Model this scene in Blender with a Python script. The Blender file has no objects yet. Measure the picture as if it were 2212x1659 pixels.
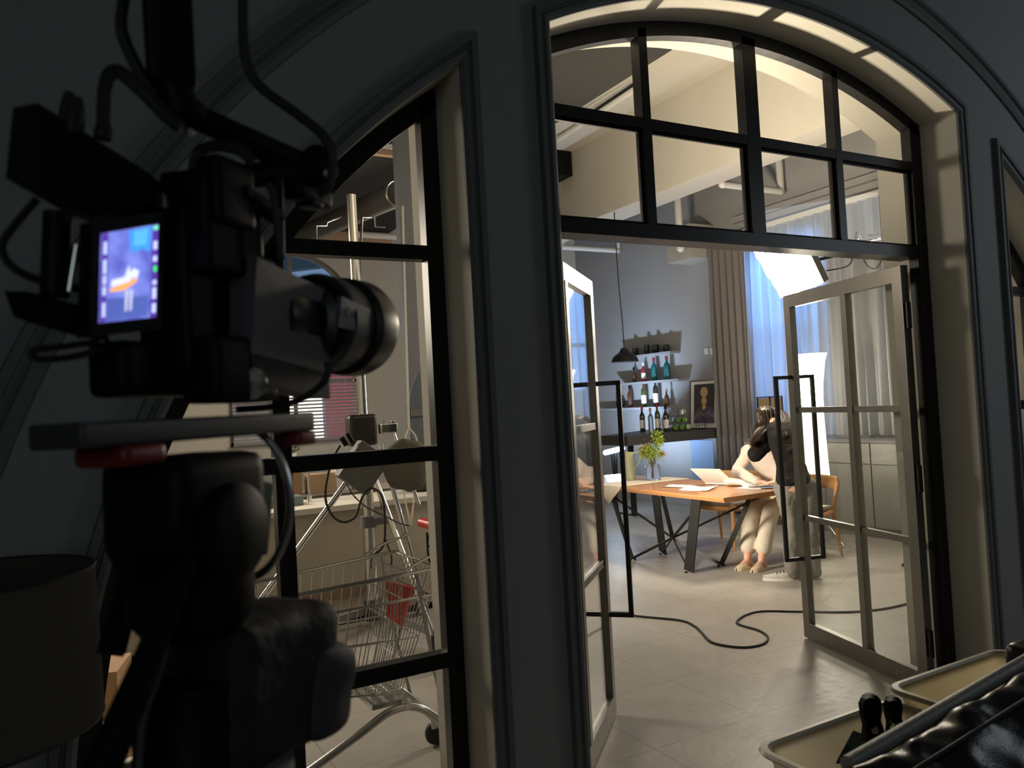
import bpy, bmesh, math, random
from mathutils import Vector, Matrix, Euler, Quaternion
random.seed(7)
C = bpy.context.scene
COL = C.collection
R = math.radians
# ------------------------------------------------------------------ camera
CAM = Vector((0, 0, 1.65)); FPX = 1709.1
_yaw, _pit, _rol = R(29.273), R(1.6037), R(-3.0878)
_f = Vector((math.sin(_yaw)*math.cos(_pit), math.cos(_yaw)*math.cos(_pit), math.sin(_pit)))
_r0 = Vector((math.cos(_yaw), -math.sin(_yaw), 0)); _u0 = _r0.cross(_f)
_r = _r0*math.cos(_rol) + _u0*math.sin(_rol); _u = -_r0*math.sin(_rol) + _u0*math.cos(_rol)
cd = bpy.data.cameras.new('camera'); cam = bpy.data.objects.new('camera', cd); COL.objects.link(cam)
cd.sensor_width = 36; cd.sensor_fit = 'HORIZONTAL'; cd.lens = FPX/2212*36
cd.clip_start = .05; cd.clip_end = 100
cd.dof.use_dof = True; cd.dof.focus_distance = 5.0; cd.dof.aperture_fstop = 5.6
m = Matrix((( _r.x, _u.x, -_f.x, CAM.x), (_r.y, _u.y, -_f.y, CAM.y), (_r.z, _u.z, -_f.z, CAM.z), (0, 0, 0, 1)))
cam.matrix_world = m
C.camera = cam
def at(px, py, x=None, y=None, z=None):
    """the world point seen at a measured photo pixel, on a known plane"""
    d = _r*(px-1106) - _u*(py-829.5) + _f*FPX
    t = (x-CAM.x)/d.x if x is not None else ((y-CAM.y)/d.y if y is not None else (z-CAM.z)/d.z)
    return CAM + d*t
# ------------------------------------------------------------------ render look
C.view_settings.view_transform = 'Standard'; C.view_settings.look = 'None'
C.view_settings.gamma = 1; C.view_settings.exposure = 0.5; C.view_settings.use_curve_mapping = False
C.cycles.use_denoising = True
C.cycles.max_bounces = 10; C.cycles.diffuse_bounces = 5; C.cycles.glossy_bounces = 5
C.cycles.transparent_max_bounces = 24; C.cycles.transmission_bounces = 6
C.cycles.sample_clamp_indirect = 6.0; C.cycles.caustics_reflective = False; C.cycles.caustics_refractive = False
# ------------------------------------------------------------------ world: dusk-blue daylight outside
w = bpy.data.worlds.new('world'); C.world = w; w.use_nodes = True
nt = w.node_tree; bg = nt.nodes['Background']
bg.inputs[0].default_value = (.30, .50, .85, 1); bg.inputs[1].default_value = .35
# ------------------------------------------------------------------ big lights
def aim(o, target):
    d = Vector(target) - o.location
    o.rotation_euler = d.to_track_quat('-Z', 'Y').to_euler()
def area(name, loc, target, sx, sy, power, col, spread=180):
    l = bpy.data.lights.new(name, 'AREA'); l.shape = 'RECTANGLE'; l.size = sx; l.size_y = sy
    l.energy = power; l.color = col; l.spread = R(spread)
    o = bpy.data.objects.new(name, l); COL.objects.link(o); o.location = loc; aim(o, target)
    return o
# blue-gelled lamp outside the tall window, shining in through the sheer curtain
area('window_daylight', (9.5, 7.5, 2.9), (8.2, 7.25, 1.9), 1.2, 2.6, 190, (.16, .42, 1.0))
# unseen lamp added behind the pier to brighten the kitchen half
area('kitchen_fill', (4.35, 8.9, 3.0), (1.5, 8.0, 1.2), .9, .9, 55, (1.0, .88, .70))
# warm bounce light standing behind the pier, thrown up at the beams and through the fanlight
area('studio_bounce_light', (3.15, 5.6, 1.85), (6.5, 5.2, 4.5), .5, .5, 52, (1.0, .86, .64), 110)
area('studio_uplight', (3.10, 5.5, 1.80), (2.85, 2.5, 3.25), .22, .22, 24, (1.0, .86, .64), 56)
# key light beside it, aimed at the people and the table end
area('studio_key_light', (3.25, 5.75, 1.25), (5.9, 5.6, .70), .5, .5, 14, (1.0, .88, .70), 80)
# work light of the kitchen half, out of sight past the left end of the side window
area('kitchen_side_light', (-.35, 7.2, 2.9), (1.3, 4.0, .3), 1.2, 1.2, 85, (1.0, .88, .70))
# faint cool fill lamp added behind the viewer; no window stands there
area('dark_room_fill', (-1.6, -2.9, 2.4), (2.2, 2.4, 2.0), 2.2, 1.5, 8.8, (.80, .95, 1.0))
# faint cool daylight from the dark room's far right
area('dark_room_daylight', (6.6, .1, 2.9), (2.8, 2.4, 1.9), 1.2, 1.2, 9.5, (.84, .93, 1.0))

# ------------------------------------------------------------------ materials
def mat(name, col, rough=.6, metal=0., var=.06, scale=6., bump=0., bscale=60., emit=None, estr=0., spec=.5, coat=0., trans=0., ior=1.45, sheen=0., alpha=1.):
    m = bpy.data.materials.new(name); m.use_nodes = True
    n = m.node_tree.nodes; L = m.node_tree.links; p = n['Principled BSDF']
    tc = n.new('ShaderNodeTexCoord'); nz = n.new('ShaderNodeTexNoise'); nz.inputs['Scale'].default_value = scale; nz.inputs['Detail'].default_value = 4
    L.new(tc.outputs['Object'], nz.inputs['Vector'])
    mx = n.new('ShaderNodeMix'); mx.data_type = 'RGBA'
    c = Vector(col[:3])
    mx.inputs[6].default_value = (*(c*(1-var)), 1); mx.inputs[7].default_value = (*[min(1, v*(1+var)) for v in c], 1)
    L.new(nz.outputs['Fac'], mx.inputs[0]); L.new(mx.outputs[2], p.inputs['Base Color'])
    p.inputs['Roughness'].default_value = rough; p.inputs['Metallic'].default_value = metal
    p.inputs['Specular IOR Level'].default_value = spec; p.inputs['Coat Weight'].default_value = coat
    p.inputs['Transmission Weight'].default_value = trans; p.inputs['IOR'].default_value = ior
    p.inputs['Sheen Weight'].default_value = sheen; p.inputs['Alpha'].default_value = alpha
    if emit: p.inputs['Emission Color'].default_value = (*emit, 1); p.inputs['Emission Strength'].default_value = estr
    if bump:
        b = n.new('ShaderNodeBump'); b.inputs['Strength'].default_value = bump; b.inputs['Distance'].default_value = .01
        n2 = n.new('ShaderNodeTexNoise'); n2.inputs['Scale'].default_value = bscale; n2.inputs['Detail'].default_value = 3
        L.new(tc.outputs['Object'], n2.inputs['Vector']); L.new(n2.outputs['Fac'], b.inputs['Height']); L.new(b.outputs['Normal'], p.inputs['Normal'])
    return m
def glass_mat(name, tint=(1, 1, 1), rough=.02, haze=.02, hazecol=(.5, .5, .47)):
    """thin pane: clear with a fresnel reflection and a film of dust"""
    m = bpy.data.materials.new(name); m.use_nodes = True; n = m.node_tree.nodes; L = m.node_tree.links
    n.remove(n['Principled BSDF']); out = n['Material Output']
    tr = n.new('ShaderNodeBsdfTransparent'); tr.inputs[0].default_value = (*tint, 1)
    gl = n.new('ShaderNodeBsdfGlossy'); gl.inputs['Roughness'].default_value = rough
    fr = n.new('ShaderNodeFresnel'); ge = n.new('ShaderNodeNewGeometry'); ma = n.new('ShaderNodeMath'); ma.operation = 'MULTIPLY_ADD'
    ma.inputs[1].default_value = 1/1.5-1.5; ma.inputs[2].default_value = 1.5; L.new(ge.outputs['Backfacing'], ma.inputs[0]); L.new(ma.outputs[0], fr.inputs[0])
    mx = n.new('ShaderNodeMixShader'); L.new(fr.outputs[0], mx.inputs[0]); L.new(tr.outputs[0], mx.inputs[1]); L.new(gl.outputs[0], mx.inputs[2])
    df = n.new('ShaderNodeBsdfDiffuse'); df.inputs[0].default_value = (*hazecol, 1)
    tc = n.new('ShaderNodeTexCoord'); nz = n.new('ShaderNodeTexNoise'); nz.inputs['Scale'].default_value = 2.5; nz.inputs['Detail'].default_value = 8; nz.inputs['Roughness'].default_value = .7
    L.new(tc.outputs['Object'], nz.inputs[0])
    mr = n.new('ShaderNodeMapRange'); mr.inputs[1].default_value = .45; mr.inputs[2].default_value = .8; mr.inputs[3].default_value = haze*.4; mr.inputs[4].default_value = haze*4
    L.new(nz.outputs['Fac'], mr.inputs[0])
    m2 = n.new('ShaderNodeMixShader'); L.new(mr.outputs[0], m2.inputs[0]); L.new(mx.outputs[0], m2.inputs[1]); L.new(df.outputs[0], m2.inputs[2])
    L.new(m2.outputs[0], out.inputs[0]); return m
def emis(name, col, s):
    m = bpy.data.materials.new(name); m.use_nodes = True; n = m.node_tree.nodes; L = m.node_tree.links
    n.remove(n['Principled BSDF']); e = n.new('ShaderNodeEmission'); e.inputs[1].default_value = s
    nz = n.new('ShaderNodeTexNoise'); nz.inputs['Scale'].default_value = 22; tc = n.new('ShaderNodeTexCoord'); L.new(tc.outputs['Object'], nz.inputs[0])
    mx = n.new('ShaderNodeMix'); mx.data_type = 'RGBA'; mx.inputs[6].default_value = (*(Vector(col)*.85), 1); mx.inputs[7].default_value = (*col, 1)
    L.new(nz.outputs['Fac'], mx.inputs[0]); L.new(mx.outputs[2], e.inputs[0]); L.new(e.outputs[0], n['Material Output'].inputs[0]); return m
def cloth_sheer(name, col, tr):
    m = bpy.data.materials.new(name); m.use_nodes = True; n = m.node_tree.nodes; L = m.node_tree.links
    n.remove(n['Principled BSDF']); a = n.new('ShaderNodeBsdfTransparent'); b = n.new('ShaderNodeBsdfTranslucent'); d = n.new('ShaderNodeBsdfDiffuse')
    b.inputs[0].default_value = (*col, 1); d.inputs[0].default_value = (*col, 1)
    nz = n.new('ShaderNodeTexWave'); nz.inputs['Scale'].default_value = 40; tc = n.new('ShaderNodeTexCoord'); L.new(tc.outputs['Object'], nz.inputs[0])
    mr = n.new('ShaderNodeMapRange'); mr.inputs[3].default_value = max(0, tr-.04); mr.inputs[4].default_value = tr+.04; L.new(nz.outputs['Fac'], mr.inputs[0])
    m1 = n.new('ShaderNodeMixShader'); m1.inputs[0].default_value = .5; L.new(b.outputs[0], m1.inputs[1]); L.new(d.outputs[0], m1.inputs[2])
    m2 = n.new('ShaderNodeMixShader'); L.new(mr.outputs[0], m2.inputs[0]); L.new(m1.outputs[0], m2.inputs[1]); L.new(a.outputs[0], m2.inputs[2])
    L.new(m2.outputs[0], n['Material Output'].inputs[0]); return m
def wood_mat(name, c1, c2, rough=.35, scale=(2, 14, 14), coat=.3):
    m = mat(name, c1, rough, coat=coat); n = m.node_tree.nodes; L = m.node_tree.links
    mx = [x for x in n if x.type == 'MIX'][0]; nz = [x for x in n if x.type == 'TEX_NOISE'][0]
    mp = n.new('ShaderNodeMapping'); mp.inputs['Scale'].default_value = scale; tc = [x for x in n if x.type == 'TEX_COORD'][0]
    L.new(tc.outputs['Object'], mp.inputs[0]); L.new(mp.outputs[0], nz.inputs['Vector']); nz.inputs['Scale'].default_value = 3; nz.inputs['Distortion'].default_value = 1.2
    mx.inputs[6].default_value = (*c1, 1); mx.inputs[7].default_value = (*c2, 1); return m
def tile_mat():
    m = mat('floor_tile', (.40, .36, .31), .33, spec=.5); n = m.node_tree.nodes; L = m.node_tree.links; p = n['Principled BSDF']
    tc = [x for x in n if x.type == 'TEX_COORD'][0]; mx = [x for x in n if x.type == 'MIX'][0]; nz = [x for x in n if x.type == 'TEX_NOISE'][0]
    nz.inputs['Scale'].default_value = 3.2; nz.inputs['Detail'].default_value = 10; nz.inputs['Roughness'].default_value = .72
    mx.inputs[6].default_value = (.25, .235, .215, 1); mx.inputs[7].default_value = (.46, .43, .39, 1)
    sx = n.new('ShaderNodeSeparateXYZ'); L.new(tc.outputs['Object'], sx.inputs[0])
    fac = None
    for ax, off in ((0, 2.35), (1, 3.01)):
        a = n.new('ShaderNodeMath'); a.operation = 'SUBTRACT'; a.inputs[1].default_value = off-66*.66; L.new(sx.outputs[ax], a.inputs[0])
        b = n.new('ShaderNodeMath'); b.operation = 'MODULO'; b.inputs[1].default_value = .66; L.new(a.outputs[0], b.inputs[0])
        c = n.new('ShaderNodeMath'); c.operation = 'LESS_THAN'; c.inputs[1].default_value = .003; L.new(b.outputs[0], c.inputs[0])
        if fac is None: fac = c
        else:
            d = n.new('ShaderNodeMath'); d.operation = 'MAXIMUM'; L.new(fac.outputs[0], d.inputs[0]); L.new(c.outputs[0], d.inputs[1]); fac = d
    m2 = n.new('ShaderNodeMix'); m2.data_type = 'RGBA'; m2.inputs[7].default_value = (.10, .09, .08, 1)
    L.new(fac.outputs[0], m2.inputs[0]); L.new(mx.outputs[2], m2.inputs[6]); L.new(m2.outputs[2], p.inputs['Base Color'])
    n2 = n.new('ShaderNodeTexNoise'); n2.inputs['Scale'].default_value = 26; n2.inputs['Detail'].default_value = 6; L.new(tc.outputs['Object'], n2.inputs['Vector'])
    mr = n.new('ShaderNodeMapRange'); mr.inputs[3].default_value = .24; mr.inputs[4].default_value = .52; L.new(n2.outputs['Fac'], mr.inputs[0]); L.new(mr.outputs[0], p.inputs['Roughness'])
    b = n.new('ShaderNodeBump'); b.inputs['Strength'].default_value = .12; b.inputs['Distance'].default_value = .01; L.new(n2.outputs['Fac'], b.inputs['Height']); L.new(b.outputs['Normal'], p.inputs['Normal'])
    return m
M = dict(
 wall_dark=mat('dark_room_plaster', (.31, .325, .33), .75, var=.03, bump=.05, bscale=90),
 mould=mat('dark_moulding_paint', (.155, .165, .17), .6, var=.04),
 plaster=mat('studio_plaster', (.60, .57, .50), .85, var=.06, scale=2.2, bump=.06, bscale=30),
 greywall=mat('grey_studio_wall', (.37, .37, .375), .8, var=.05, scale=1.5, bump=.06, bscale=40),
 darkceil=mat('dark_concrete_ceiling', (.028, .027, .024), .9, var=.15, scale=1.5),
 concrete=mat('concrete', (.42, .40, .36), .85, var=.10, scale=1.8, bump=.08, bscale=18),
 reveal=mat('reveal_plaster', (.66, .63, .55), .8, var=.04, scale=3, bump=.05, bscale=60),
 steel=mat('black_steel_frame', (.20, .19, .17), .38, .8, var=.25, scale=9, spec=.6),
 frame=mat('black_frame_paint', (.013, .013, .013), .38, var=.2, scale=9, spec=.4),
 glass=glass_mat('window_glass', haze=.012), doorglass=glass_mat('door_glass', tint=(.93, .95, .94), haze=.012),
 tile=tile_mat(),
 tabletop=wood_mat('orange_table_wood', (.46, .20, .075), (.58, .29, .12), .3, (1.2, 9, 9)),
 chairwood=wood_mat('chair_ash_wood', (.42, .20, .07), (.55, .29, .12), .4, (9, 9, 1.5)),
 palewood=wood_mat('raw_timber', (.50, .33, .19), (.62, .43, .27), .6, (1.5, 10, 10), 0),
 blackmetal=mat('matt_black_metal', (.022, .022, .022), .42, .3, var=.2),
 chrome=mat('chrome', (.75, .74, .72), .16, 1., var=.05, scale=20),
 zinc=mat('zinc_plated_wire', (.55, .55, .52), .28, 1., var=.12, scale=30),
 white=mat('white_plastic', (.78, .77, .73), .45, var=.03),
 black=mat('black_plastic', (.005, .005, .005), .5, var=.2, spec=.15),
 rubber=mat('black_rubber', (.012, .012, .013), .6, var=.2),
 greyp=mat('grey_plastic', (.16, .16, .16), .5, var=.08),
 red=mat('red_plastic', (.72, .05, .035), .35, var=.08),
 linen=mat('linen_runner', (.70, .62, .51), .9, var=.06, scale=40, bump=.2, bscale=300),
 paper=mat('white_paper', (.86, .84, .80), .8, var=.03),
 sage=mat('sage_enamel', (.52, .57, .38), .35, var=.03, coat=.3),
 clear=mat('clear_glass', (.97, .97, .99), .04, trans=1., ior=1.45, var=.01),
 frosted=mat('seeded_glass', (.97, .97, 1.0), .08, trans=.96, ior=1.25, var=.03, bump=.5, bscale=90),
 drape=mat('grey_drape_fabric', (.185, .172, .17), .95, var=.07, scale=30, sheen=.2),
 sheer=cloth_sheer('sheer_curtain_fabric', (.47, .48, .50), .05),
 leafg=mat('leaf_green', (.30, .42, .06), .5, var=.35, scale=18),
 leafy=mat('dry_blossom', (.62, .40, .24), .7, var=.3, scale=25),
 cab=mat('cabinet_lacquer', (.27, .27, .265), .35, var=.03),
 skin=mat('skin', (.72, .42, .31), .5, var=.05, scale=25),
 hair=mat('dark_brown_hair', (.035, .022, .015), .42, var=.4, scale=60, spec=.6),
 hairb=mat('black_hair', (.018, .013, .010), .4, var=.3, scale=60),
 leather=mat('black_leather', (.008, .008, .0085), .25, var=.2, scale=14, bump=.12, bscale=260, spec=.5),
 beige=mat('beige_plastic', (.62, .56, .42), .42, var=.04),
 cardboard=mat('cardboard', (.42, .25, .13), .8, var=.08),
)
def translucent(name, col, k=.5):
    m = mat(name, col, .45, var=.04); n = m.node_tree.nodes; L = m.node_tree.links; p = n['Principled BSDF']
    t = n.new('ShaderNodeBsdfTranslucent'); t.inputs[0].default_value = (*col, 1); mx = n.new('ShaderNodeMixShader'); mx.inputs[0].default_value = k
    L.new(p.outputs[0], mx.inputs[1]); L.new(t.outputs[0], mx.inputs[2]); L.new(mx.outputs[0], n['Material Output'].inputs[0]); return m
# ------------------------------------------------------------------ mesh helpers
def frame_of(d):
    d = Vector(d).normalized(); a = Vector((0, 0, 1)) if abs(d.z) < .9 else Vector((1, 0, 0))
    x = d.cross(a).normalized(); y = x.cross(d).normalized(); return x, y, d
class MB:
    def __init__(s): s.bm = bmesh.new()
    def box(s, c, size, rot=None, bev=0):
        r = bmesh.ops.create_cube(s.bm, size=1)['verts']
        mtx = Matrix.Translation(Vector(c)) @ (rot.to_4x4() if rot is not None else Matrix.Identity(4)) @ Matrix.Diagonal((*size, 1))
        bmesh.ops.transform(s.bm, matrix=mtx, verts=r)
        if bev:
            es = list({e for v in r for e in v.link_edges}); bmesh.ops.bevel(s.bm, geom=es, offset=bev, segments=3, profile=.6, affect='EDGES', clamp_overlap=True)
        return s
    def b2(s, lo, hi, bev=0):
        lo, hi = Vector(lo), Vector(hi); return s.box((lo+hi)/2, [abs(v) for v in (hi-lo)], None, bev)
    def bar(s, a, b, w, h, up=(0, 0, 1), bev=0):
        a, b = Vector(a), Vector(b); d = (b-a); L_ = d.length; z = d.normalized(); u = Vector(up)
        x = z.cross(u)
        if x.length < 1e-4: x = z.cross(Vector((1, 0, 0)))
        x.normalize(); y = x.cross(z).normalized()
        rot = Matrix((x, y, z)).transposed(); return s.box((a+b)/2, (w, h, L_), rot, bev)
    def tube(s, pts, r, n=8, cap=True, closed=False):
        pts = [Vector(p) for p in pts]; rs = r if isinstance(r, (list, tuple)) else [r]*len(pts)
        rings = []; px = None; N = len(pts)
        for i, p in enumerate(pts):
            if closed: d = pts[(i+1) % N] - pts[i-1]
            else: d = (pts[min(i+1, N-1)] - pts[max(i-1, 0)])
            if d.length < 1e-9: d = Vector((0, 0, 1))
            d.normalize()
            if px is None: x, y, _ = frame_of(d)
            else:
                x = px - d*px.dot(d)
                if x.length < 1e-5: x, y, _ = frame_of(d)
                x.normalize(); y = x.cross(d)
            px = x
            rings.append([s.bm.verts.new(p + (x*math.cos(2*math.pi*k/n) + y*math.sin(2*math.pi*k/n))*rs[i]) for k in range(n)])
        for i in range(N if closed else N-1):
            A, B = rings[i], rings[(i+1) % N]
            for k in range(n): s.bm.faces.new((A[k], A[(k+1) % n], B[(k+1) % n], B[k]))
        if cap and not closed:
            s.bm.faces.new(rings[0][::-1]); s.bm.faces.new(rings[-1])
        return s
    def cyl(s, a, b, r, r2=None, n=20): return s.tube([a, b], [r, r if r2 is None else r2], n)
    def lathe(s, prof, o=(0, 0, 0), axis=(0, 0, 1), n=28):
        """prof: (radius, height) pairs"""
        x, y, d = frame_of(axis); o = Vector(o); rings = []
        for r, h in prof:
            r = max(r, 1e-4); rings.append([s.bm.verts.new(o + d*h + (x*math.cos(2*math.pi*k/n) + y*math.sin(2*math.pi*k/n))*r) for k in range(n)])
        for A, B in zip(rings, rings[1:]):
            for k in range(n): s.bm.faces.new((A[k], A[(k+1) % n], B[(k+1) % n], B[k]))
        s.bm.faces.new(rings[0][::-1]); s.bm.faces.new(rings[-1]); return s
    def ball(s, c, r, rot=None, seg=16):
        r = (r, r, r) if not isinstance(r, (list, tuple)) else r
        c = Vector(c); rings = []; vs = max(8, seg*2//3); new = s.bm.verts.new; fn = s.bm.faces.new
        def P(v):
            v = Vector((v[0]*r[0], v[1]*r[1], v[2]*r[2])); return new(c+(rot @ v if rot is not None else v))
        top, bot = P((0, 0, 1)), P((0, 0, -1))
        for i in range(1, vs):
            a = math.pi*i/vs; rings.append([P((math.sin(a)*math.cos(2*math.pi*k/seg), math.sin(a)*math.sin(2*math.pi*k/seg), math.cos(a))) for k in range(seg)])
        for k in range(seg):
            k2 = (k+1) % seg; fn((top, rings[0][k], rings[0][k2])); fn((bot, rings[-1][k2], rings[-1][k]))
            for A, B in zip(rings, rings[1:]): fn((A[k], B[k], B[k2], A[k2]))
        return s
    def prism(s, poly, ext):
        """poly: 3D points of a planar outline, ext: extrusion vector"""
        ext = Vector(ext); a = [s.bm.verts.new(Vector(p)) for p in poly]; b = [s.bm.verts.new(Vector(p)+ext) for p in poly]
        s.bm.faces.new(a[::-1]); s.bm.faces.new(b); n = len(a)
        for k in range(n): s.bm.faces.new((a[k], a[(k+1) % n], b[(k+1) % n], b[k]))
        return s
    def quad(s, *p): s.bm.faces.new([s.bm.verts.new(Vector(q)) for q in p]); return s
    def grid(s, rows, closed=False):
        V = [[s.bm.verts.new(Vector(p)) for p in r] for r in rows]
        for A, B in zip(V, V[1:]):
            for k in range(len(A) - (0 if closed else 1)): s.bm.faces.new((A[k], A[(k+1) % len(A)], B[(k+1) % len(A)], B[k]))
        return s
    def build(s, name, m, parent=None, smooth=False, local=False):
        bmesh.ops.recalc_face_normals(s.bm, faces=s.bm.faces)
        me = bpy.data.meshes.new(name)
        root = parent; mt = Matrix.Identity(4)
        chain = []
        while root is not None: chain.append(root); root = root.parent
        for q in reversed(chain): mt = mt @ q.matrix_basis
        if parent is None and not local:
            vs = [v.co for v in s.bm.verts]; lo = Vector((min(v.x for v in vs), min(v.y for v in vs), min(v.z for v in vs))); hi = Vector((max(v.x for v in vs), max(v.y for v in vs), max(v.z for v in vs)))
            off = Vector(((lo.x+hi.x)/2, (lo.y+hi.y)/2, lo.z)) if name.split('_')[0] not in ('floor',) else Vector((0, 0, 0))
            bmesh.ops.translate(s.bm, vec=-off, verts=s.bm.verts)
        elif not local: bmesh.ops.transform(s.bm, matrix=mt.inverted(), verts=s.bm.verts)
        s.bm.to_mesh(me); s.bm.free()
        if smooth:
            for p in me.polygons: p.use_smooth = True
            try: me.set_sharp_from_angle(angle=R(40))
            except Exception: pass
        o = bpy.data.objects.new(name, me); COL.objects.link(o); me.materials.append(m)
        if parent is not None: o.parent = parent
        elif not local: o.location = off
        return o
def tag(o, label, cat, group=None):
    o['label'] = label; o['category'] = cat
    if group: o['group'] = group
    return o
def thing(name, label, cat, loc=(0, 0, 0), rz=0, group=None):
    o = bpy.data.objects.new(name, None); o.empty_display_size = .05; COL.objects.link(o); o.location = loc; o.rotation_euler = (0, 0, rz)
    return tag(o, label, cat, group)
def struct(o): o['kind'] = 'structure'; return o
def holder(name, loc=(0, 0, 0)):
    o = bpy.data.objects.new(name, None); COL.objects.link(o); o.location = loc; return struct(o)
def dup(root, loc, rz=None, label=None):
    r = root.copy(); COL.objects.link(r); r.location = loc
    if rz is not None: r.rotation_euler = (0, 0, rz)
    if label: r['label'] = label
    for ch in list(root.children):
        c = ch.copy(); COL.objects.link(c); c.parent = r
        for g in ch.children: d = g.copy(); COL.objects.link(d); d.parent = c
    return r
def bez(pts, n=8):
    """smooth curve through points (Catmull-Rom)"""
    P = [Vector(p) for p in pts]; P = [P[0]*2-P[1]] + P + [P[-1]*2-P[-2]]; out = []
    for i in range(1, len(P)-2):
        for k in range(n):
            t = k/n; a, b, c, d = P[i-1:i+3]
            out.append(.5*((2*b) + (c-a)*t + (2*a-5*b+4*c-d)*t*t + (3*b-a-3*c+d)*t**3))
    out.append(P[-2]); return out
def cable(pts, r, label, m=None, name='cable', group=None, n=6):
    return tag(MB().tube(bez(pts), r, n).build(name, m or M['rubber'], smooth=True), label, 'cable', group)
# ================================================================== THE SETTING
YF, YW, YB = 2.417, 2.62, 2.892          # dark-room face, steel frame plane, studio face of the arch wall
CX, CZ, RA = 2.853, .465, 2.885          # one circle carries all three arched openings
def arcz(x, r=RA): return CZ + math.sqrt(max(0, r*r-(x-CX)**2))
XL = CX - RA
OPEN = [(XL, 1.212), (1.589, 4.110), (4.496, CX+RA)]
def opening_outline(x0, x1, n=40):
    """from bottom-left up, over the arc and down to bottom-right"""
    pts = [(x0, 0.)]
    if abs(x0-XL) < 1e-6:
        for k in range(n+1):
            a = math.pi - k/n*(math.pi-math.acos((x1-CX)/RA)); pts.append((CX+RA*math.cos(a), CZ+RA*math.sin(a)))
    elif x1 > 5:
        for k in range(n+1):
            a = math.acos((x0-CX)/RA)*(1-k/n); pts.append((CX+RA*math.cos(a), CZ+RA*math.sin(a)))
    else:
        for k in range(n+1):
            a0 = math.acos((x0-CX)/RA); a1 = math.acos((x1-CX)/RA); a = a0+(a1-a0)*k/n; pts.append((CX+RA*math.cos(a), CZ+RA*math.sin(a)))
    pts.append((x1, 0.)); return pts
def wall_face(mb, y, x0, x1, ztop):
    xs = {x0, x1}
    for a, b in OPEN:
        xs |= {p[0] for p in opening_outline(a, b)}
    xs = sorted(x for x in xs if x0 <= x <= x1)
    for a, b in zip(xs, xs[1:]):
        if b-a < 1e-6: continue
        mid = (a+b)/2
        op = any(o[0] < mid < o[1] for o in OPEN)
        za, zb = (arcz(a), arcz(b)) if op else (0., 0.)
        mb.quad((a, y, za), (b, y, zb), (b, y, ztop), (a, y, ztop))
mb = MB(); wall_face(mb, YF, -3.6, 7.2, 5.4)
wf = struct(mb.build('wall_front', M['wall_dark']))
mb = MB(); wall_face(mb, YB, -3.6, 8.2, 5.4); struct(mb.build('wall_studio', M['plaster']))
mb = MB()
for a, b in OPEN:
    o = opening_outline(a, b)
    for p, q in zip(o, o[1:]): mb.quad((p[0], YF, p[1]), (q[0], YF, q[1]), (q[0], YB, q[1]), (p[0], YB, p[1]))
struct(mb.build('wall_reveal', M['reveal'], smooth=True))
def band(mb, path, prof):
    """sweep a moulding: path of (x, z, outward nx, nz); prof of (distance outward, projection)"""
    rows = [[(x+nx*d, YF-h, z+nz*d) for d, h in prof] for x, z, nx, nz in path]
    mb.grid(rows)
PROF = [(0, 0), (0, .012), (.012, .022), (.026, .024), (.030, .014), (.040, .014), (.044, .026), (.064, .026), (.068, .0)]
def trim_for(a, b, name):
    mb = MB(); r0 = RA
    def arcpath(xa, xb, n=40):
        A0 = math.acos(max(-1, min(1, (xa-CX)/RA))); A1 = math.acos(max(-1, min(1, (xb-CX)/RA)))
        return [(CX+RA*math.cos(A0+(A1-A0)*k/n), CZ+RA*math.sin(A0+(A1-A0)*k/n), math.cos(A0+(A1-A0)*k/n), math.sin(A0+(A1-A0)*k/n)) for k in range(n+1)]
    ap = arcpath(a, b)
    path = []
    def miter(n1, n2):
        v = Vector(n1)+Vector(n2); return v/(1+Vector(n1).dot(Vector(n2)))
    if a > XL+.01:
        v = miter((-1, 0), ap[0][2:]); path += [(a, 0, -1, 0), (a, ap[0][1], v.x, v.y)]; ap = ap[1:]
    else: path += [(a, 0, -1, 0)]
    last = ap[-1]
    if b < CX+RA-.01:
        v = miter(last[2:], (1, 0)); path += ap[:-1] + [(b, last[1], v.x, v.y), (b, 0, 1, 0)]
    else: path += ap + [(b, 0, 1, 0)]
    band(mb, path, PROF); return struct(mb.build(name, M['mould'], smooth=False))
for k, (a, b) in enumerate(OPEN): trim_for(a, b, 'trim_%d' % (k+1))
mb = MB(); n = 110
rows = []
for k in range(n+1):
    a = math.pi*k/n
    rows.append([(CX+(3.20+d)*math.cos(a), YF-h, CZ+(3.20+d)*math.sin(a)) for d, h in ((0, 0), (.0, .012), (.016, .022), (.034, .020), (.040, .010), (.060, .012), (.066, .026), (.088, .024), (.094, 0))])
mb.grid(rows)
struct(mb.build('trim_4', M['mould']))
# floor, dark room shell
struct(MB().b2((-3.6, -3.2, -.1), (8.4, 12.2, 0)).build('floor', M['tile']))
dkr = mat('dark_room_shell', (.16, .17, .175), .8)
struct(MB().b2((-3.7, -3.2, 0), (-3.6, YF, 4.4)).build('wall_left', dkr))
struct(MB().b2((-3.6, -3.3, 0), (7.2, -3.2, 4.4)).build('wall_back', dkr))
struct(MB().b2((7.2, -3.2, 0), (7.3, YF, 4.4)).build('wall_side', dkr))
struct(MB().b2((-3.6, -3.2, 4.4), (7.2, YF, 4.5)).build('ceiling_dark', dkr))
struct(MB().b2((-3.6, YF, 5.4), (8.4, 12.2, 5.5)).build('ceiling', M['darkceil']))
struct(MB().b2((-3.7, YB, 0), (-3.6, 12.1, 5.4)).build('wall_west', M['plaster']))
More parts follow.
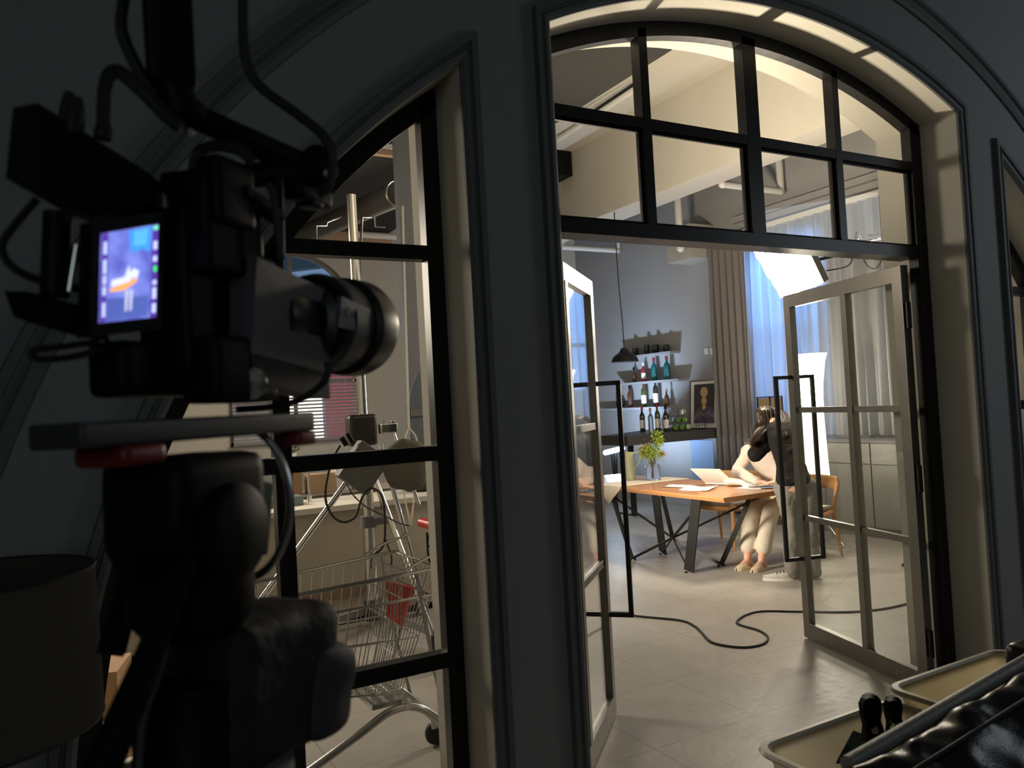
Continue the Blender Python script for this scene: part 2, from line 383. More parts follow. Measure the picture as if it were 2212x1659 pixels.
# far wall with tall arched window opening
WX0, WX1, WZ0, WZS = 2.02, 3.98, 1.27, 3.20
mb = MB(); xs = [-3.6, WX0] + [WX0+(WX1-WX0)*k/24 for k in range(1, 24)] + [WX1, 8.2]
wc, wr = (WX0+WX1)/2, (WX1-WX0)/2
wz = lambda x: WZS + math.sqrt(max(0, wr*wr-(x-wc)**2))
for a, b in zip(xs, xs[1:]):
    if WX0-1e-6 <= a and b <= WX1+1e-6:
        mb.quad((a, 12, 0), (b, 12, 0), (b, 12, WZ0), (a, 12, WZ0)); mb.quad((a, 12, wz(a)), (b, 12, wz(b)), (b, 12, 5.4), (a, 12, 5.4))
        mb.quad((a, 12, WZ0), (b, 12, WZ0), (b, 12.2, WZ0), (a, 12.2, WZ0)); mb.quad((a, 12, wz(a)), (b, 12, wz(b)), (b, 12.2, wz(b)), (a, 12.2, wz(a)))
    else: mb.quad((a, 12, 0), (b, 12, 0), (b, 12, 5.4), (a, 12, 5.4))
for x in (WX0, WX1): mb.quad((x, 12, WZ0), (x, 12.2, WZ0), (x, 12.2, WZS), (x, 12, WZS))
struct(mb.build('wall_far', M['plaster']))
struct(MB().b2((-3, 12.2, -.1), (10, 16, 0)).build('ground', M['concrete']))
# right wall (x = 8.2) with the tall curtained window
VY0, VY1, VZ0, VZ1 = 6.6, 7.78, 1.15, 3.62
mb = MB()
for (ya, yb, za, zb) in ((YB, VY0, 0, 5.4), (VY1, 12, 0, 5.4), (VY0, VY1, 0, VZ0), (VY0, VY1, VZ1, 5.4)):
    mb.b2((8.2, ya, za), (8.4, yb, zb))
struct(mb.build('wall_right', M['greywall']))
wn = holder('window_5', (8.3, 7.2, VZ0))
mb = MB()
for y in (VY0+.03, (VY0+VY1)/2, VY1-.03): mb.b2((8.27, y-.025, VZ0), (8.33, y+.025, VZ1))
for z in (VZ0+.03, 2.45, VZ1-.03): mb.b2((8.27, VY0, z-.025), (8.33, VY1, z+.025))
mb.build('window_frame', M['white'], wn)
MB().b2((8.297, VY0, VZ0), (8.303, VY1, VZ1)).build('pane', M['glass'], wn)
# ---------------------------------------------------------------- steel frames and glass in the three openings
FW = .065
def arcstrip(mb, xa, xb, r0, r1, y0, y1, n=36):
    A0 = math.acos(max(-1, min(1, (xa-CX)/r1))); A1 = math.acos(max(-1, min(1, (xb-CX)/r1)))
    rows = []
    for k in range(n+1):
        a = A0+(A1-A0)*k/n; c, s = math.cos(a), math.sin(a)
        rows.append([(CX+r*c, y, CZ+r*s) for r, y in ((r0, y0), (r1, y0), (r1, y1), (r0, y1), (r0, y0))])
    mb.grid(rows)
Y0, Y1 = YW, YW+.055
def vbar(mb, x0, x1, z0, z1=None, arc=None):
    za, zb = (z1, z1) if z1 is not None else (arcz(x0, arc), arcz(x1, arc))
    mb.prism([(x0, Y0, z0), (x1, Y0, z0), (x1, Y0, zb), (x0, Y0, za)], (0, Y1-Y0, 0))
def bead(mb, x0, x1, z0, z1):  # thin stepped glazing bead inside one pane, behind the frame face
    t, b = .012, .014
    mb.b2((x0, YW+.02, z0), (x0+b, YW+.02+t, z1)); mb.b2((x1-b, YW+.02, z0), (x1, YW+.02+t, z1))
    mb.b2((x0, YW+.02, z0), (x1, YW+.02+t, z0+b)); mb.b2((x0, YW+.02, z1-b), (x1, YW+.02+t, z1))
def glassfan(mb, x0, x1, z0, r=RA-.03, y=YW+.03, n=30):
    for k in range(n):
        a, b = x0+(x1-x0)*k/n, x0+(x1-x0)*(k+1)/n
        mb.quad((a, y, z0), (b, y, z0), (b, y, max(z0, arcz(b, r))), (a, y, max(z0, arcz(a, r))))
# left window
w1 = holder('window_1', (.6, YW, 0)); mb = MB()
arcstrip(mb, XL+.001, 1.212, RA-FW, RA-.001, Y0, Y1)
mb.b2((XL+.001, Y0, 0), (XL+FW, Y1, CZ)); vbar(mb, 1.147, 1.211, 0, arc=RA-.02); vbar(mb, .575, .630, 0, arc=RA-.03)
for z0, z1 in ((2.195, 2.247), (1.470, 1.522), (.732, .786), (.02, .08)):
    xa = XL+.03 if z0 < CZ else CX-math.sqrt(RA**2-(z1-CZ)**2)+.02
    mb.b2((xa, Y0+.001, z0), (1.15, Y1-.001, z1))
mb.build('window_frame', M['frame'], w1)
mb = MB(); glassfan(mb, XL+.03, 1.20, .03); mb.build('pane', M['glass'], w1)
# right window
w2 = holder('window_2', (5.1, YW, 0)); mb = MB()
arcstrip(mb, 4.496, CX+RA-.001, RA-FW, RA-.001, Y0, Y1)
mb.b2((CX+RA-FW, Y0, 0), (CX+RA-.001, Y1, CZ)); vbar(mb, 4.497, 4.561, 0, arc=RA-.02); vbar(mb, 5.078, 5.133, 0, arc=RA-.03)
for z0, z1 in ((2.150, 2.200), (1.470, 1.522), (.732, .786), (.02, .08)):
    xb = CX+math.sqrt(RA**2-(z1-CZ)**2)-.02 if z0 > CZ else CX+RA-.03
    mb.b2((4.55, Y0+.001, z0), (xb, Y1-.001, z1))
mb.build('window_frame', M['frame'], w2)
mb = MB(); glassfan(mb, 4.51, CX+RA-.03, .03); mb.build('pane', M['glass'], w2)
# door surround with fanlight
w3 = holder('window_3', (CX, YW, 0)); mb = MB()
arcstrip(mb, 1.589, 4.110, RA-.066, RA-.001, Y0, Y1)
vbar(mb, 1.590, 1.690, 0, arc=RA-.02); vbar(mb, 4.020, 4.109, 0, arc=RA-.02)
for x0, x1 in ((2.180, 2.225), (2.795, 2.880), (3.410, 3.455)): vbar(mb, x0, x1, 2.391, arc=RA-.03)
mb.b2((1.68, Y0+.001, 2.808), (4.03, Y1-.001, 2.853))
mb.b2((1.68, Y0-.0, 2.332), (4.03, Y1+.06, 2.392))
mb.build('window_frame', M['frame'], w3)
mb = MB(); n = 26
glassfan(mb, 1.66, 4.05, 2.38, n=50); mb.build('pane', M['glass'], w3)
mb = MB()
xs = [1.690, 2.180, 2.225, 2.795, 2.880, 3.410, 3.455, 4.020]
for a, b in ((0, 1), (2, 3), (4, 5), (6, 7)):
    bead(mb, xs[a], xs[b], 2.392, 2.808)
mb.build('glazing_bead', M['black'], w3)
# ---------------------------------------------------------------- the two door leaves
LW, LH, LT = 1.135, 2.292, .045
def leaf(name, hinge, ang, side):
    """local x runs from the hinge to the free edge; side = which way the leaf lies from its face line"""
    d = holder(name, (hinge[0], hinge[1], 0)); d.rotation_euler = (0, 0, ang)
    y0, y1 = (0, LT) if side > 0 else (-LT, 0)
    def B(nm, lst, m=M['steel'], par=d):
        mb = MB()
        for lo, hi in lst: mb.b2(lo, hi, .002)
        return mb.build(nm, m, par, local=True)
    z0 = .012
    B('door_frame', [((0, y0, z0), (.075, y1, LH)), ((LW-.07, y0, z0), (LW, y1, LH)), ((.07, y0, z0), (LW-.065, y1, .115)), ((.07, y0, LH-.085), (LW-.065, y1, LH))])
    xm = LW-.655
    B('mullion', [((xm, y0, .11), (xm+.05, y1, LH-.08))])
    B('glazing_bar', [((.07, y0+.008, z), (xm, y1-.008, z+.036)) for z in (.792, 1.505)] + [((xm+.05, y0+.008, z), (LW-.065, y1-.008, z+.036)) for z in (.792, 1.505)])
    yc = (y0+y1)/2
    MB().b2((.07, yc-.003, .11), (LW-.065, yc+.003, LH-.08)).build('pane', M['doorglass'], d, local=True)
    hx = LW-.035
    for sg, yy in ((1, y1), (-1, y0)):
        t = .024; out = .125
        B('handle', [((hx-t/2, min(yy, yy+sg*out), zz), (hx+t/2, max(yy, yy+sg*out), zz+t)) for zz in (.524, 1.731)] + [((hx-t/2, min(yy+sg*(out-t), yy+sg*out), .524), (hx+t/2, max(yy+sg*(out-t), yy+sg*out), 1.755))], M['frame'])
    for zz in (.28, 1.15, 2.02):
        MB().cyl((-.012, yc, zz-.07), (-.012, yc, zz+.07), .014).build('hinge', M['blackmetal'], d, local=True)
    return d
hR = Vector((3.925, 2.735)); fR = Vector((4.221, 3.736)); dr = (fR-hR).normalized(); hR = fR-dr*LW
leaf('door_1', hR, math.atan2(dr.y, dr.x), -1)
fL = Vector((2.456, 3.446)); dl = Vector((.722, .692)).normalized(); hL = fL-dl*LW
leaf('door_2', hL, math.atan2(dl.y, dl.x), 1)
# ---------------------------------------------------------------- beams of the studio ceiling
def beam(nm, lo, hi, m): return struct(MB().b2(lo, hi).build(nm, m))
beam('trim_5', (6.47, YB, 4.2), (6.93, 12, 5.4), M['plaster'])
beam('trim_6', (5.2, YB, 5.28), (6.47, 12, 5.4), M['plaster'])
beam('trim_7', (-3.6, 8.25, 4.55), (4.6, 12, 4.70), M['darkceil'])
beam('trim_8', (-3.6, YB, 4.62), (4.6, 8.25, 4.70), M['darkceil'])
beam('trim_11', (7.75, 8.43, 3.62), (8.2, 8.95, 4.1), M['concrete'])
beam('trim_12', (8.12, YB, 4.02), (8.2, 8.0, 4.10), M['greywall'])
struct(MB().b2((-3.6, 11.9, 4.36), (4.6, 12.0, 4.50)).build('trim_9', M['palewood']))
struct(MB().b2((-3.6, 8.18, 4.50), (4.6, 8.26, 4.56)).build('trim_10', M['palewood']))
# ================================================================== STUDIO, RIGHT HALF
# dining table: top runs along y, spider base of flat steel blades
T0, T1, TX0, TX1, TZ = 5.32, 8.12, 5.09, 6.04, .725
tb = thing('dining_table', 'long orange-brown wooden dining table on black crossed steel blades', 'table', (5.56, 6.7, 0))
mb = MB(); th = .045
prof = [(TX0+.015, TZ-th), (TX0, TZ-th*.35), (TX0+.004, TZ), (TX1-.004, TZ), (TX1, TZ-th*.35), (TX1-.015, TZ-th)]
def ringy(y, ins=0): return [(x+(ins if x < 5.5 else -ins), y, z) for x, z in prof]
mb.prism(ringy(T0), (0, T1-T0, 0)); mb.build('tabletop', M['tabletop'], tb)
def spider(dy, flip):
    ND = Vector((5.25, 6.235, .24)); yc = 6.7
    def Q(x, y, z): return Vector((x, (2*yc-y) if flip else y, z))
    feet = [(5.03, 5.77), (5.43, 5.76), (5.0, 6.59), (5.43, 6.62)]; tops = [(5.14, 5.73), (5.50, 5.40), (5.14, 7.1), (5.14, 6.33)]
    zt = TZ-th
    for (fx, fy), (tx, ty), wd in zip(feet, tops, (.125, .05, .06, .125)):
        mb = MB(); mb.bar(Q(fx, fy, .015), Q(tx, ty, zt), wd, .012, up=(1, 0, 0)); leg = mb.build('leg', M['blackmetal'], tb)
        for s in (-.035, .035): MB().cyl(Q(fx+s, fy, 0), Q(fx+s, fy, .015), .013).build('foot', M['rubber'], leg)
        MB().bar(Q(fx, fy, .02), Q(*ND), .03, .010, up=(0, 1, .3)).build('strut', M['blackmetal'], tb)
    for tx, ty in ((5.16, 5.65), (5.16, 6.25), (5.85, 5.5), (5.16, 7.3)):
        MB().bar(Q(*ND), Q(tx, ty, zt), .045 if ty > 5.55 and ty < 7 else .022, .010, up=(0, 1, .3)).build('strut', M['blackmetal'], tb)
spider(0, False)
# linen runner across the table, pointed end hanging over the near edge
mb = MB(); rows = []
for k in range(15):
    v = k/14; y = 6.84+.42*v; tip = .16*(1-abs(v-.5)*2)
    rows.append([(TX1+.01, y, TZ-.10), (TX1+.008, y, TZ+.003), (TX1-.3, y, TZ+.004), (TX0+.3, y, TZ+.004), (TX0-.002, y, TZ+.004), (TX0-.010, y, TZ-.015), (TX0-.014, y, TZ-.03-tip)])
mb.grid(rows); run = tag(mb.build('table_runner', M['linen'], smooth=True), 'cream linen runner laid across the dining table, pointed end hanging down', 'table runner')
sm = run.modifiers.new('s', 'SOLIDIFY'); sm.thickness = .003; sm.offset = 1
TT = TZ+.001
# sage jug
p = at(1361, 1038, z=TZ); jg = thing('jug', 'tall sage green jug with a loop handle on the dining table', 'jug', (p.x, p.y, TZ+.008))
def H(y): return y
MB().lathe([(.062, 0), (.066, .01), (.062, .15), (.056, .30), (.056, .318), (.050, .318), (.05, .29), (.055, .02)], n=32).build('body', M['sage'], jg, True, True)
hd = Vector((_r.x, _r.y, 0)).normalized()
MB().tube(bez([hd*.054+Vector((0, 0, .30)), hd*.09+Vector((0, 0, .312)), hd*.13+Vector((0, 0, .29)), hd*.135+Vector((0, 0, .25)), hd*.105+Vector((0, 0, .18)), hd*.060+Vector((0, 0, .12))]), .008).build('handle', M['sage'], jg, True, True)
# vase with stems
p = at(1411, 1038, z=TZ); vs = thing('vase', 'square-shouldered seeded clear glass vase standing on the linen runner', 'vase', (p.x, p.y, TZ+.008))
MB().lathe([(.080, 0), (.084, .008), (.084, .15), (.078, .165), (.045, .178), (.04, .185), (.04, .245), (.043, .25), (.036, .25), (.035, .19), (.07, .17), (.078, .15), (.078, .012)], n=32).build('body', M['frosted'], vs, True, True)
fl = thing('flower_bouquet', 'green leafy stems with dry pinkish blossoms standing in the glass vase', 'flowers', (p.x, p.y, TZ+.03))
random.seed(3)
def leafcluster(mb, c, n, rad, size, up=.3):
    for _ in range(n):
        q = Vector(c)+Vector((random.gauss(0, rad), random.gauss(0, rad), random.gauss(0, rad*.8)))
        d = Vector((random.gauss(0, 1), random.gauss(0, 1), random.gauss(up, .6))).normalized(); s = size*random.uniform(.6, 1.3)
        x = d.cross(Vector((random.random(), random.random(), random.random()))).normalized()
        mb.quad(q-d*s, q+x*s*.45+d*s*.1, q+d*s*1.1, q-x*s*.45+d*s*.1)
rt = Vector((_r.x, _r.y, 0)).normalized()
mbs, mbl, mbf = MB(), MB(), MB()
def stem(pts, r=.0025): mbs.tube(bez([Vector((0, 0, 0))+Vector(q) for q in pts], 5), r, 5)
for k in range(9):
    a = random.uniform(-.10, .10); h = random.uniform(.28, .36); b = random.uniform(-.05, .05)
    e = rt*(a-.015)+Vector((b*.6, b, h)); stem([(b*.3, -b*.2, 0), rt*(a*.15)+Vector((0, 0, .16)), e])
    leafcluster(mbl, e, 50, .032, .015); leafcluster(mbl, e*.88, 34, .04, .017)
for a, h in ((-.12, .33), (-.10, .29), (-.085, .35), (.11, .27), (.135, .26), (-.04, .37)):
    e = rt*a+Vector((0, 0, h)); stem([(0, 0, 0), rt*a*.2+Vector((0, 0, .18)), e]); leafcluster(mbf, e, 60, .021, .0105)
e = rt*.075+Vector((0, 0, .50)); stem([(0, 0, 0), rt*.02+Vector((0, 0, .2)), rt*.055+Vector((0, 0, .38)), e], .0035)
for q in (e, e*.94+rt*.02, e*.87-rt*.012, e*.8+rt*.03): leafcluster(mbl, q, 34, .026, .024)
mbs.build('stem', mat('stem_green', (.22, .30, .06), .5), fl, local=True)
f2 = mbl.build('foliage', M['leafg'], fl, local=True); mbf.build('blossom', M['leafy'], fl, local=True)
# laptop: seen from behind, white lid
lp = thing('laptop', 'open white laptop seen from behind on the dining table', 'laptop', (5.80, 6.10, TT+.006))
a = R(-90-6)
bx = Vector((math.cos(R(74)), -math.sin(R(74)), 0))      # along the hinge
by = Vector((bx.y, -bx.x, 0)); by = by if by.x > 0 else -by
def Lw(u, v, w): return Vector((5.80, 6.10, TT+.006))+bx*u+by*v+Vector((0, 0, w))
MB().prism([Lw(-.17, 0, 0), Lw(.17, 0, 0), Lw(.17, .23, 0), Lw(-.17, .23, 0)], (0, 0, .014)).build('base', M['white'], lp)
lid = MB().prism([Lw(-.17, 0, .012), Lw(.17, 0, .012), Lw(.12, -.19, .175), Lw(-.22, -.19, .175)], (by*.004+Vector((0, 0, .003)))).build('lid', M['white'], lp)
MB().prism([Lw(-.155, .004, .020), Lw(.155, .004, .020), Lw(.110, -.173, .172), Lw(-.205, -.173, .172)], by*.001).build('screen', emis('laptop_screen', (.7, .8, 1), .6), lid)
# papers
def sheet(name, cx, cy, w, h, rot, z, label, curl=.01, grp=None):
    mb = MB(); rows = []; c, s = math.cos(rot), math.sin(rot)
    for i in range(7):
        r = []
        for j in range(7):
            u, v = (i/6-.5)*w, (j/6-.5)*h; r.append((cx+u*c-v*s, cy+u*s+v*c, TT+.001+z+curl*(abs(i/6-.5)*2)**2*(.3+.7*j/6)))
        rows.append(r)
    mb.grid(rows); o = tag(mb.build(name, M['paper'], smooth=True), label, 'paper', grp); md = o.modifiers.new('s', 'SOLIDIFY'); md.thickness = .0008; return o
sheet('paper', 5.47, 6.35, .21, .30, R(28), 0, 'white sheet of paper lying nearest the table runner, left of the laptop')
sheet('paper', 5.44, 6.02, .30, .36, R(-60), .002, 'large white sheet of paper curling up in front of the laptop', .02)
sheet('paper', 5.86, 5.86, .21, .30, R(30), .003, 'white sheet of paper standing up at its edge right of the laptop', .07)
sheet('paper', 5.92, 5.68, .21, .30, R(70), .006, 'white sheet of paper beside the seated person, topmost of the pile', .015)
sheet('paper', 5.78, 5.64, .21, .30, R(10), .0, 'white sheet of paper under the pile near the table corner', .004)
ph = thing('smartphone', 'dark smartphone lying at the table edge under the standing person', 'phone', (5.86, 5.50, TT+.001))
MB().box((0, 0, .004), (.075, .15, .008), Matrix.Rotation(R(50), 3, 'Z'), .003).build('body', M['black'], ph, local=True)
MB().box((0, 0, .0085), (.068, .14, .0006), Matrix.Rotation(R(50), 3, 'Z')).build('screen', emis('phone_screen', (.6, .75, 1), .5), ph, local=True)
# chairs
def make_chair(label, loc, rz, grp=None):
    ch = thing('dining_chair', label, 'chair', loc, rz, grp); ch.scale = (1.08,)*3   # local +x = the side the sitter faces
    for sx, sy in ((1, 1), (1, -1), (-1, 1), (-1, -1)):
        mb = MB(); tx, ty, top = sx*.20, sy*.21, (.44 if sx > 0 else .66)
        bx_, by_ = sx*.25, sy*.25
        if sx > 0: mb.tube([(bx_, by_, 0), ((tx+bx_)/2, (ty+by_)/2, .22), (tx, ty, .44), (tx-.02, ty, .45)], [.011, .017, .021, .021], 12)
        else: mb.tube(bez([(bx_-.02, by_, 0), (-.235, sy*.235, .25), (-.22, sy*.235, .45), (-.27, sy*.25, .68)], 5), [.011+.01*min(1, k/6) for k in range(16)], 12)
        mb.build('leg', M['chairwood'], ch, True, True)
    mb = MB()
    mb.tube(bez([(.20, -.20, .405), (.215, 0, .395), (.20, .20, .405)], 6), .026, 8); mb.tube(bez([(-.21, -.21, .405), (-.21, 0, .395), (-.21, .21, .405)], 6), .022, 8)
    for sy in (-1, 1): mb.tube(bez([(.20, sy*.2, .41), (0, sy*.225, .385), (-.21, sy*.22, .41)], 6), .024, 8)
    mb.build('seat_frame', M['chairwood'], ch, True, True)
    MB().box((.0, 0, .445), (.44, .45, .045), None, .02).build('seat', mat('taupe_leather', (.26, .23, .19), .3, coat=.2), ch, True, True)
    mb = MB(); mb.grid([[(-.27-.05*math.cos(a)*0-.09*(1-(abs(t))**2), t*.26, z) for z in (.60, .64, .70, .725)] for t in [k/8-1 for k in range(17)] for a in (0,)])
    o = mb.build('backrest', M['chairwood'], ch, True, True); md = o.modifiers.new('s', 'SOLIDIFY'); md.thickness = .022
    return ch
make_chair('light wooden chair with a taupe seat, empty, behind the table', (6.26, 6.52, 0), R(192))
make_chair('light wooden chair the seated person in cream sits on', (6.29, 5.56, 0), R(180))
tag(MB().box((6.30, 6.55, .525), (.30, .30, .03), None, .012).build('cloth_bundle', M['black'], smooth=True), 'dark folded cloth lying on the empty chair seat', 'cloth')
# ---------------------------------------------------------------- bar counter against the right wall
CTZ = 1.17
bc = thing('bar_counter', 'dark grey bar counter on sled legs against the right wall', 'counter', (7.3, 8.9, 0))
poly = [(6.46, 8.47), (8.19, 8.45), (8.19, 9.75), (7.75, 9.75), (7.0, 9.3), (6.44, 9.10)]
drk = mat('dark_grey_board', (.055, .053, .052), .5)
MB().prism([(x, y, CTZ-.13) for x, y in poly], (0, 0, .13)).build('worktop', drk, bc)
for (x, y) in ((6.95, 9.05),):
    mb = MB(); mb.b2((x-.03, y-.03, 0), (x+.03, y+.03, CTZ-.13)); mb.build('leg', M['blackmetal'], bc)
    MB().b2((x-.02, y, 0), (x+.02, y+.40, .02)).build('foot_rail', M['blackmetal'], bc)
MB().b2((8.02, 8.45, 0), (8.19, 8.53, CTZ-.13)).build('leg', drk, bc)
tag(MB().box((8.16, 8.88, .50), (.02, .50, 1.0), Matrix.Rotation(R(-1.5), 3, 'Y')).build('foam_board', mat('pale_blue_board', (.20, .30, .46), .6)), 'pale blue board leaning on the wall under the bar counter', 'board')
# framed moon poster leaning on the wall
po = thing('framed_poster', 'framed poster of gold moon discs over purple hills, leaning on the wall', 'poster', (8.12, 8.86, CTZ))
lean = Matrix.Rotation(R(5), 3, 'Y')
PC = Vector((8.135, 8.80, CTZ))
def PP(u, v, w): return PC + lean @ Vector((-w, u, v))   # u along y, v up, w towards the room
def pbox(nm, u0, u1, v0, v1, w0, w1, m, par=po):
    return MB().prism([PP(u0, v0, w0), PP(u1, v0, w0), PP(u1, v1, w0), PP(u0, v1, w0)], PP(0, 0, w1)-PP(0, 0, w0)).build(nm, m, par)
pbox('mat_board', -.29, .29, .006, .70, 0, .012, M['paper'])
mb = MB()
for u0, u1, v0, v1 in ((-.30, -.288, 0, .71), (.288, .30, 0, .71), (-.30, .30, 0, .010), (-.30, .30, .70, .71)):
    mb.prism([PP(u0, v0, 0), PP(u1, v0, 0), PP(u1, v1, 0), PP(u0, v1, 0)], PP(0, 0, .02)-PP(0, 0, 0))
mb.build('frame', M['blackmetal'], po)
art = pbox('print', -.215, .215, .075, .655, .0125, .0135, mat('charcoal_print', (.055, .05, .045), .6))
gold = mat('gold_disc', (.62, .42, .20), .5)
def disc(u, v, r, cut=None):
    mb = MB(); pts = []
    for k in range(28):
        a = 2*math.pi*k/28; pu, pv = u+r*math.cos(a), v+r*math.sin(a)
        pts.append(PP(pu, pv, .0142))
    mb.prism(pts, PP(0, 0, .0005)-PP(0, 0, 0)); mb.build('moon', gold, art)
for v, r in ((.535, .078), (.405, .055), (.315, .040), (.240, .024)): disc(0, v, r)
def hill(nm, pts, w, col):
    mb = MB(); mb.prism([PP(-.215, .075, w)]+[PP(.215-0*0, .075, w)]+[PP(u, v, w) for u, v in pts], PP(0, 0, .0005)-PP(0, 0, 0)); mb.build(nm, mat('hill_'+str(w), col, .6), art)
hill('hill', [(.215, .22), (.12, .30), (.02, .26), (-.08, .335), (-.215, .28)], .0150, (.10, .09, .11))
hill('hill', [(.215, .17), (.10, .24), (0, .20), (-.10, .28), (-.16, .22), (-.215, .25)], .0157, (.20, .16, .24))
hill('hill', [(.215, .12), (.08, .15), (-.05, .21), (-.215, .14)], .0163, (.13, .10, .17))
# ---------------------------------------------------------------- wall shelves with bottles
SH = [(9.30, 10.52, 2.36), (9.15, 10.68, 1.93), (9.50, 11.30, 1.52)]
for i, (ya, yb, z) in enumerate(SH):
    tag(MB().b2((7.99, ya, z-.035), (8.198, yb, z)).build('wall_shelf', mat('shelf_board_%d' % i, (.34, .35, .37), .5)), 'grey wall shelf, ' + ('uppermost of the three, holding four black cups' if i == 0 else 'middle of the three, holding four bottles' if i == 1 else 'lowest of the three, holding bottles and a black ball'), 'shelf')
def bottle(x, y, z, h, r, m, cap, label, labelm=None, short=False, grp='bottles on the wall shelves'):
    t = thing('bottle', label, 'bottle', (x, y, z+.001), 0, grp)
    s = .60 if not short else .52; r *= .84; h *= .92
    MB().lathe([(r*.95, 0), (r, .008), (r, h*s), (r*.85, h*(s+.07)), (r*.40, h*(s+.15)), (r*.36, h*.93), (r*.42, h*.935), (r*.42, h*.95)], n=20).build('body', m, t, True, True)
    MB().lathe([(r*.44, h*.84), (r*.46, h*.85), (r*.46, h), (r*.3, h)], n=16).build('cap', cap, t, True, True)
    if labelm: MB().lathe([(r*1.01, h*.14), (r*1.015, h*.145), (r*1.015, h*.45), (r*1.01, h*.455)], n=20).build('label', labelm, t, True, True)
    return t
bg_ = lambda n, c, tr=.55: mat(n, c, .08, trans=tr, ior=1.4, coat=.5)
dk = bg_('dark_wine_glass', (.02, .025, .012), .1); gr = bg_('olive_glass', (.10, .13, .02), .4); br = bg_('amber_glass', (.14, .055, .02), .3)
tl = bg_('teal_spirit', (.02, .22, .26), .4); rd = bg_('red_spirit', (.45, .04, .06), .3); cl = bg_('clear_bottle', (.85, .90, .92), .8); vi = bg_('green_glass', (.14, .32, .02), .6)
redc = mat('red_cap', (.30, .02, .03), .4); blk = M['black']; lab = M['paper']
yy = lambda px, py, x=8.08: at(px, py, x=x).y
z1, z2, z3 = SH[0][2], SH[1][2], SH[2][2]
for px, w, h, lb in ((1371, .052, .13, 'widest black cup on the uppermost wall shelf, at its far left end'), (1396, .045, .155, 'tall black cup on the uppermost wall shelf, second from its left end'), (1415, .055, .135, 'broad black cup on the uppermost wall shelf, second from its right end'), (1438, .050, .11, 'low black cup on the uppermost wall shelf, at its right end')):
    tag(MB().lathe([(w*.7, 0), (w, .02), (w*1.05, h*.75), (w*.92, h), (w*.80, h), (w*.9, h*.5), (w*.6, .02)], (8.09, yy(px, 760), z1+.001), n=20).build('cup', mat('black_cup_%d' % px, (.02, .02, .02), .45), smooth=True), lb, 'cup', 'black cups on the top shelf')
bottle(8.09, yy(1369, 820), z2, .27, .042, br, blk, 'dark brown beer bottle at the left end of the middle wall shelf', short=True)
bottle(8.09, yy(1390, 820), z2, .33, .046, rd, M['white'], 'red bottle with a white label on the middle wall shelf', lab)
bottle(8.09, yy(1413, 818), z2, .40, .054, tl, redc, 'teal bottle with a red cap, centre of the middle wall shelf', None)
bottle(8.09, yy(1441, 817), z2, .40, .060, tl, redc, 'wide teal bottle with a red cap, right end of the middle shelf', None)
bottle(8.09, yy(1361, 878), z3, .40, .050, br, blk, 'brown bottle with a dark label beside the black ball', mat('brown_label', (.10, .05, .04), .6))
bottle(8.09, yy(1391, 877), z3, .46, .050, gr, redc, 'wine bottle with red neck and white label on the lowest shelf', lab)
bottle(8.09, yy(1417, 876), z3, .50, .050, dk, blk, 'tallest black wine bottle with white label on the lowest shelf', lab)
bottle(8.09, yy(1440, 876), z3, .30, .042, br, M['chairwood'], 'small amber bottle at the right end of the lowest shelf', short=True)
tag(MB().ball((8.08, yy(1340, 872), z3+.081), .08).build('decor_ball', mat('black_ball', (.02, .02, .022), .5), smooth=True), 'matt black ball at the left end of the lowest shelf', 'ornament')
for px, h, m_, c_, l_, lb in ((1389, .46, dk, redc, lab, 'dark wine bottle with red neck and white label, leftmost on the bar counter'), (1407, .42, cl, M['chairwood'], None, 'clear glass bottle standing on the bar counter'), (1422, .50, gr, redc, lab, 'olive wine bottle with red neck and white label on the bar counter'), (1440, .46, dk, blk, lab, 'dark green wine bottle behind the wine rack on the bar counter')):
    p = at(px, 933, z=CTZ); bottle(p.x, p.y, CTZ, h*.9, .046, m_, c_, lb, l_, grp='bottles standing on the bar counter')
# wine rack with lying bottles
rk = thing('wine_rack', 'thin black wire wine rack of three tiers on the bar counter', 'rack', (7.62, 8.75, CTZ))
mb = MB()
for yy_ in (8.62, 8.90):
    for i in range(3):
        z = CTZ+.005+i*.105
        for j in range(3-i):
            cx = 7.42+i*.055+j*.115
            mb.tube([(cx+.052*math.cos(a), yy_, z+.052+.052*math.sin(a)) for a in [2*math.pi*k/16 for k in range(16)]], .003, 5, closed=True)
for z in (CTZ+.005, CTZ+.11, CTZ+.215): mb.tube([(7.55, 8.62, z), (7.55, 8.90, z)], .003, 5)
mb.build('wire', M['blackmetal'], rk)
k = 0; names = ['lowest tier of the wine rack, left', 'lowest tier of the wine rack, middle', 'lowest tier of the wine rack, right', 'middle tier of the wine rack, left', 'middle tier of the wine rack, right', 'top of the wine rack']
for i in range(3):
    for j in range(3-i):
        t = thing('bottle', ('bright green' if i < 2 else 'dark labelled') + ' wine bottle lying on the ' + names[k], 'bottle', (7.40+i*.055+j*.115, 8.58, CTZ+.058+i*.105), 0, 'bottles lying in the wine rack'); k += 1
        t.rotation_euler = (0, 0, R(-50)) if i == 2 else (0, 0, R(-28))
        r = .040; h = .34
        MB().lathe([(r*.9, 0), (r, .008), (r, h*.62), (r*.8, h*.7), (r*.38, h*.78), (r*.36, h*.96)], axis=(0, 1, 0), n=18).build('body', vi if i < 2 else dk, t, True, True)
        MB().lathe([(r*.4, h*.86), (r*.42, h*.87), (r*.42, h)], axis=(0, 1, 0), n=14).build('cap', blk, t, True, True)
        if i == 2: MB().lathe([(r*1.02, h*.15), (r*1.02, h*.5)], axis=(0, 1, 0), n=18).build('label', lab, t, True, True)
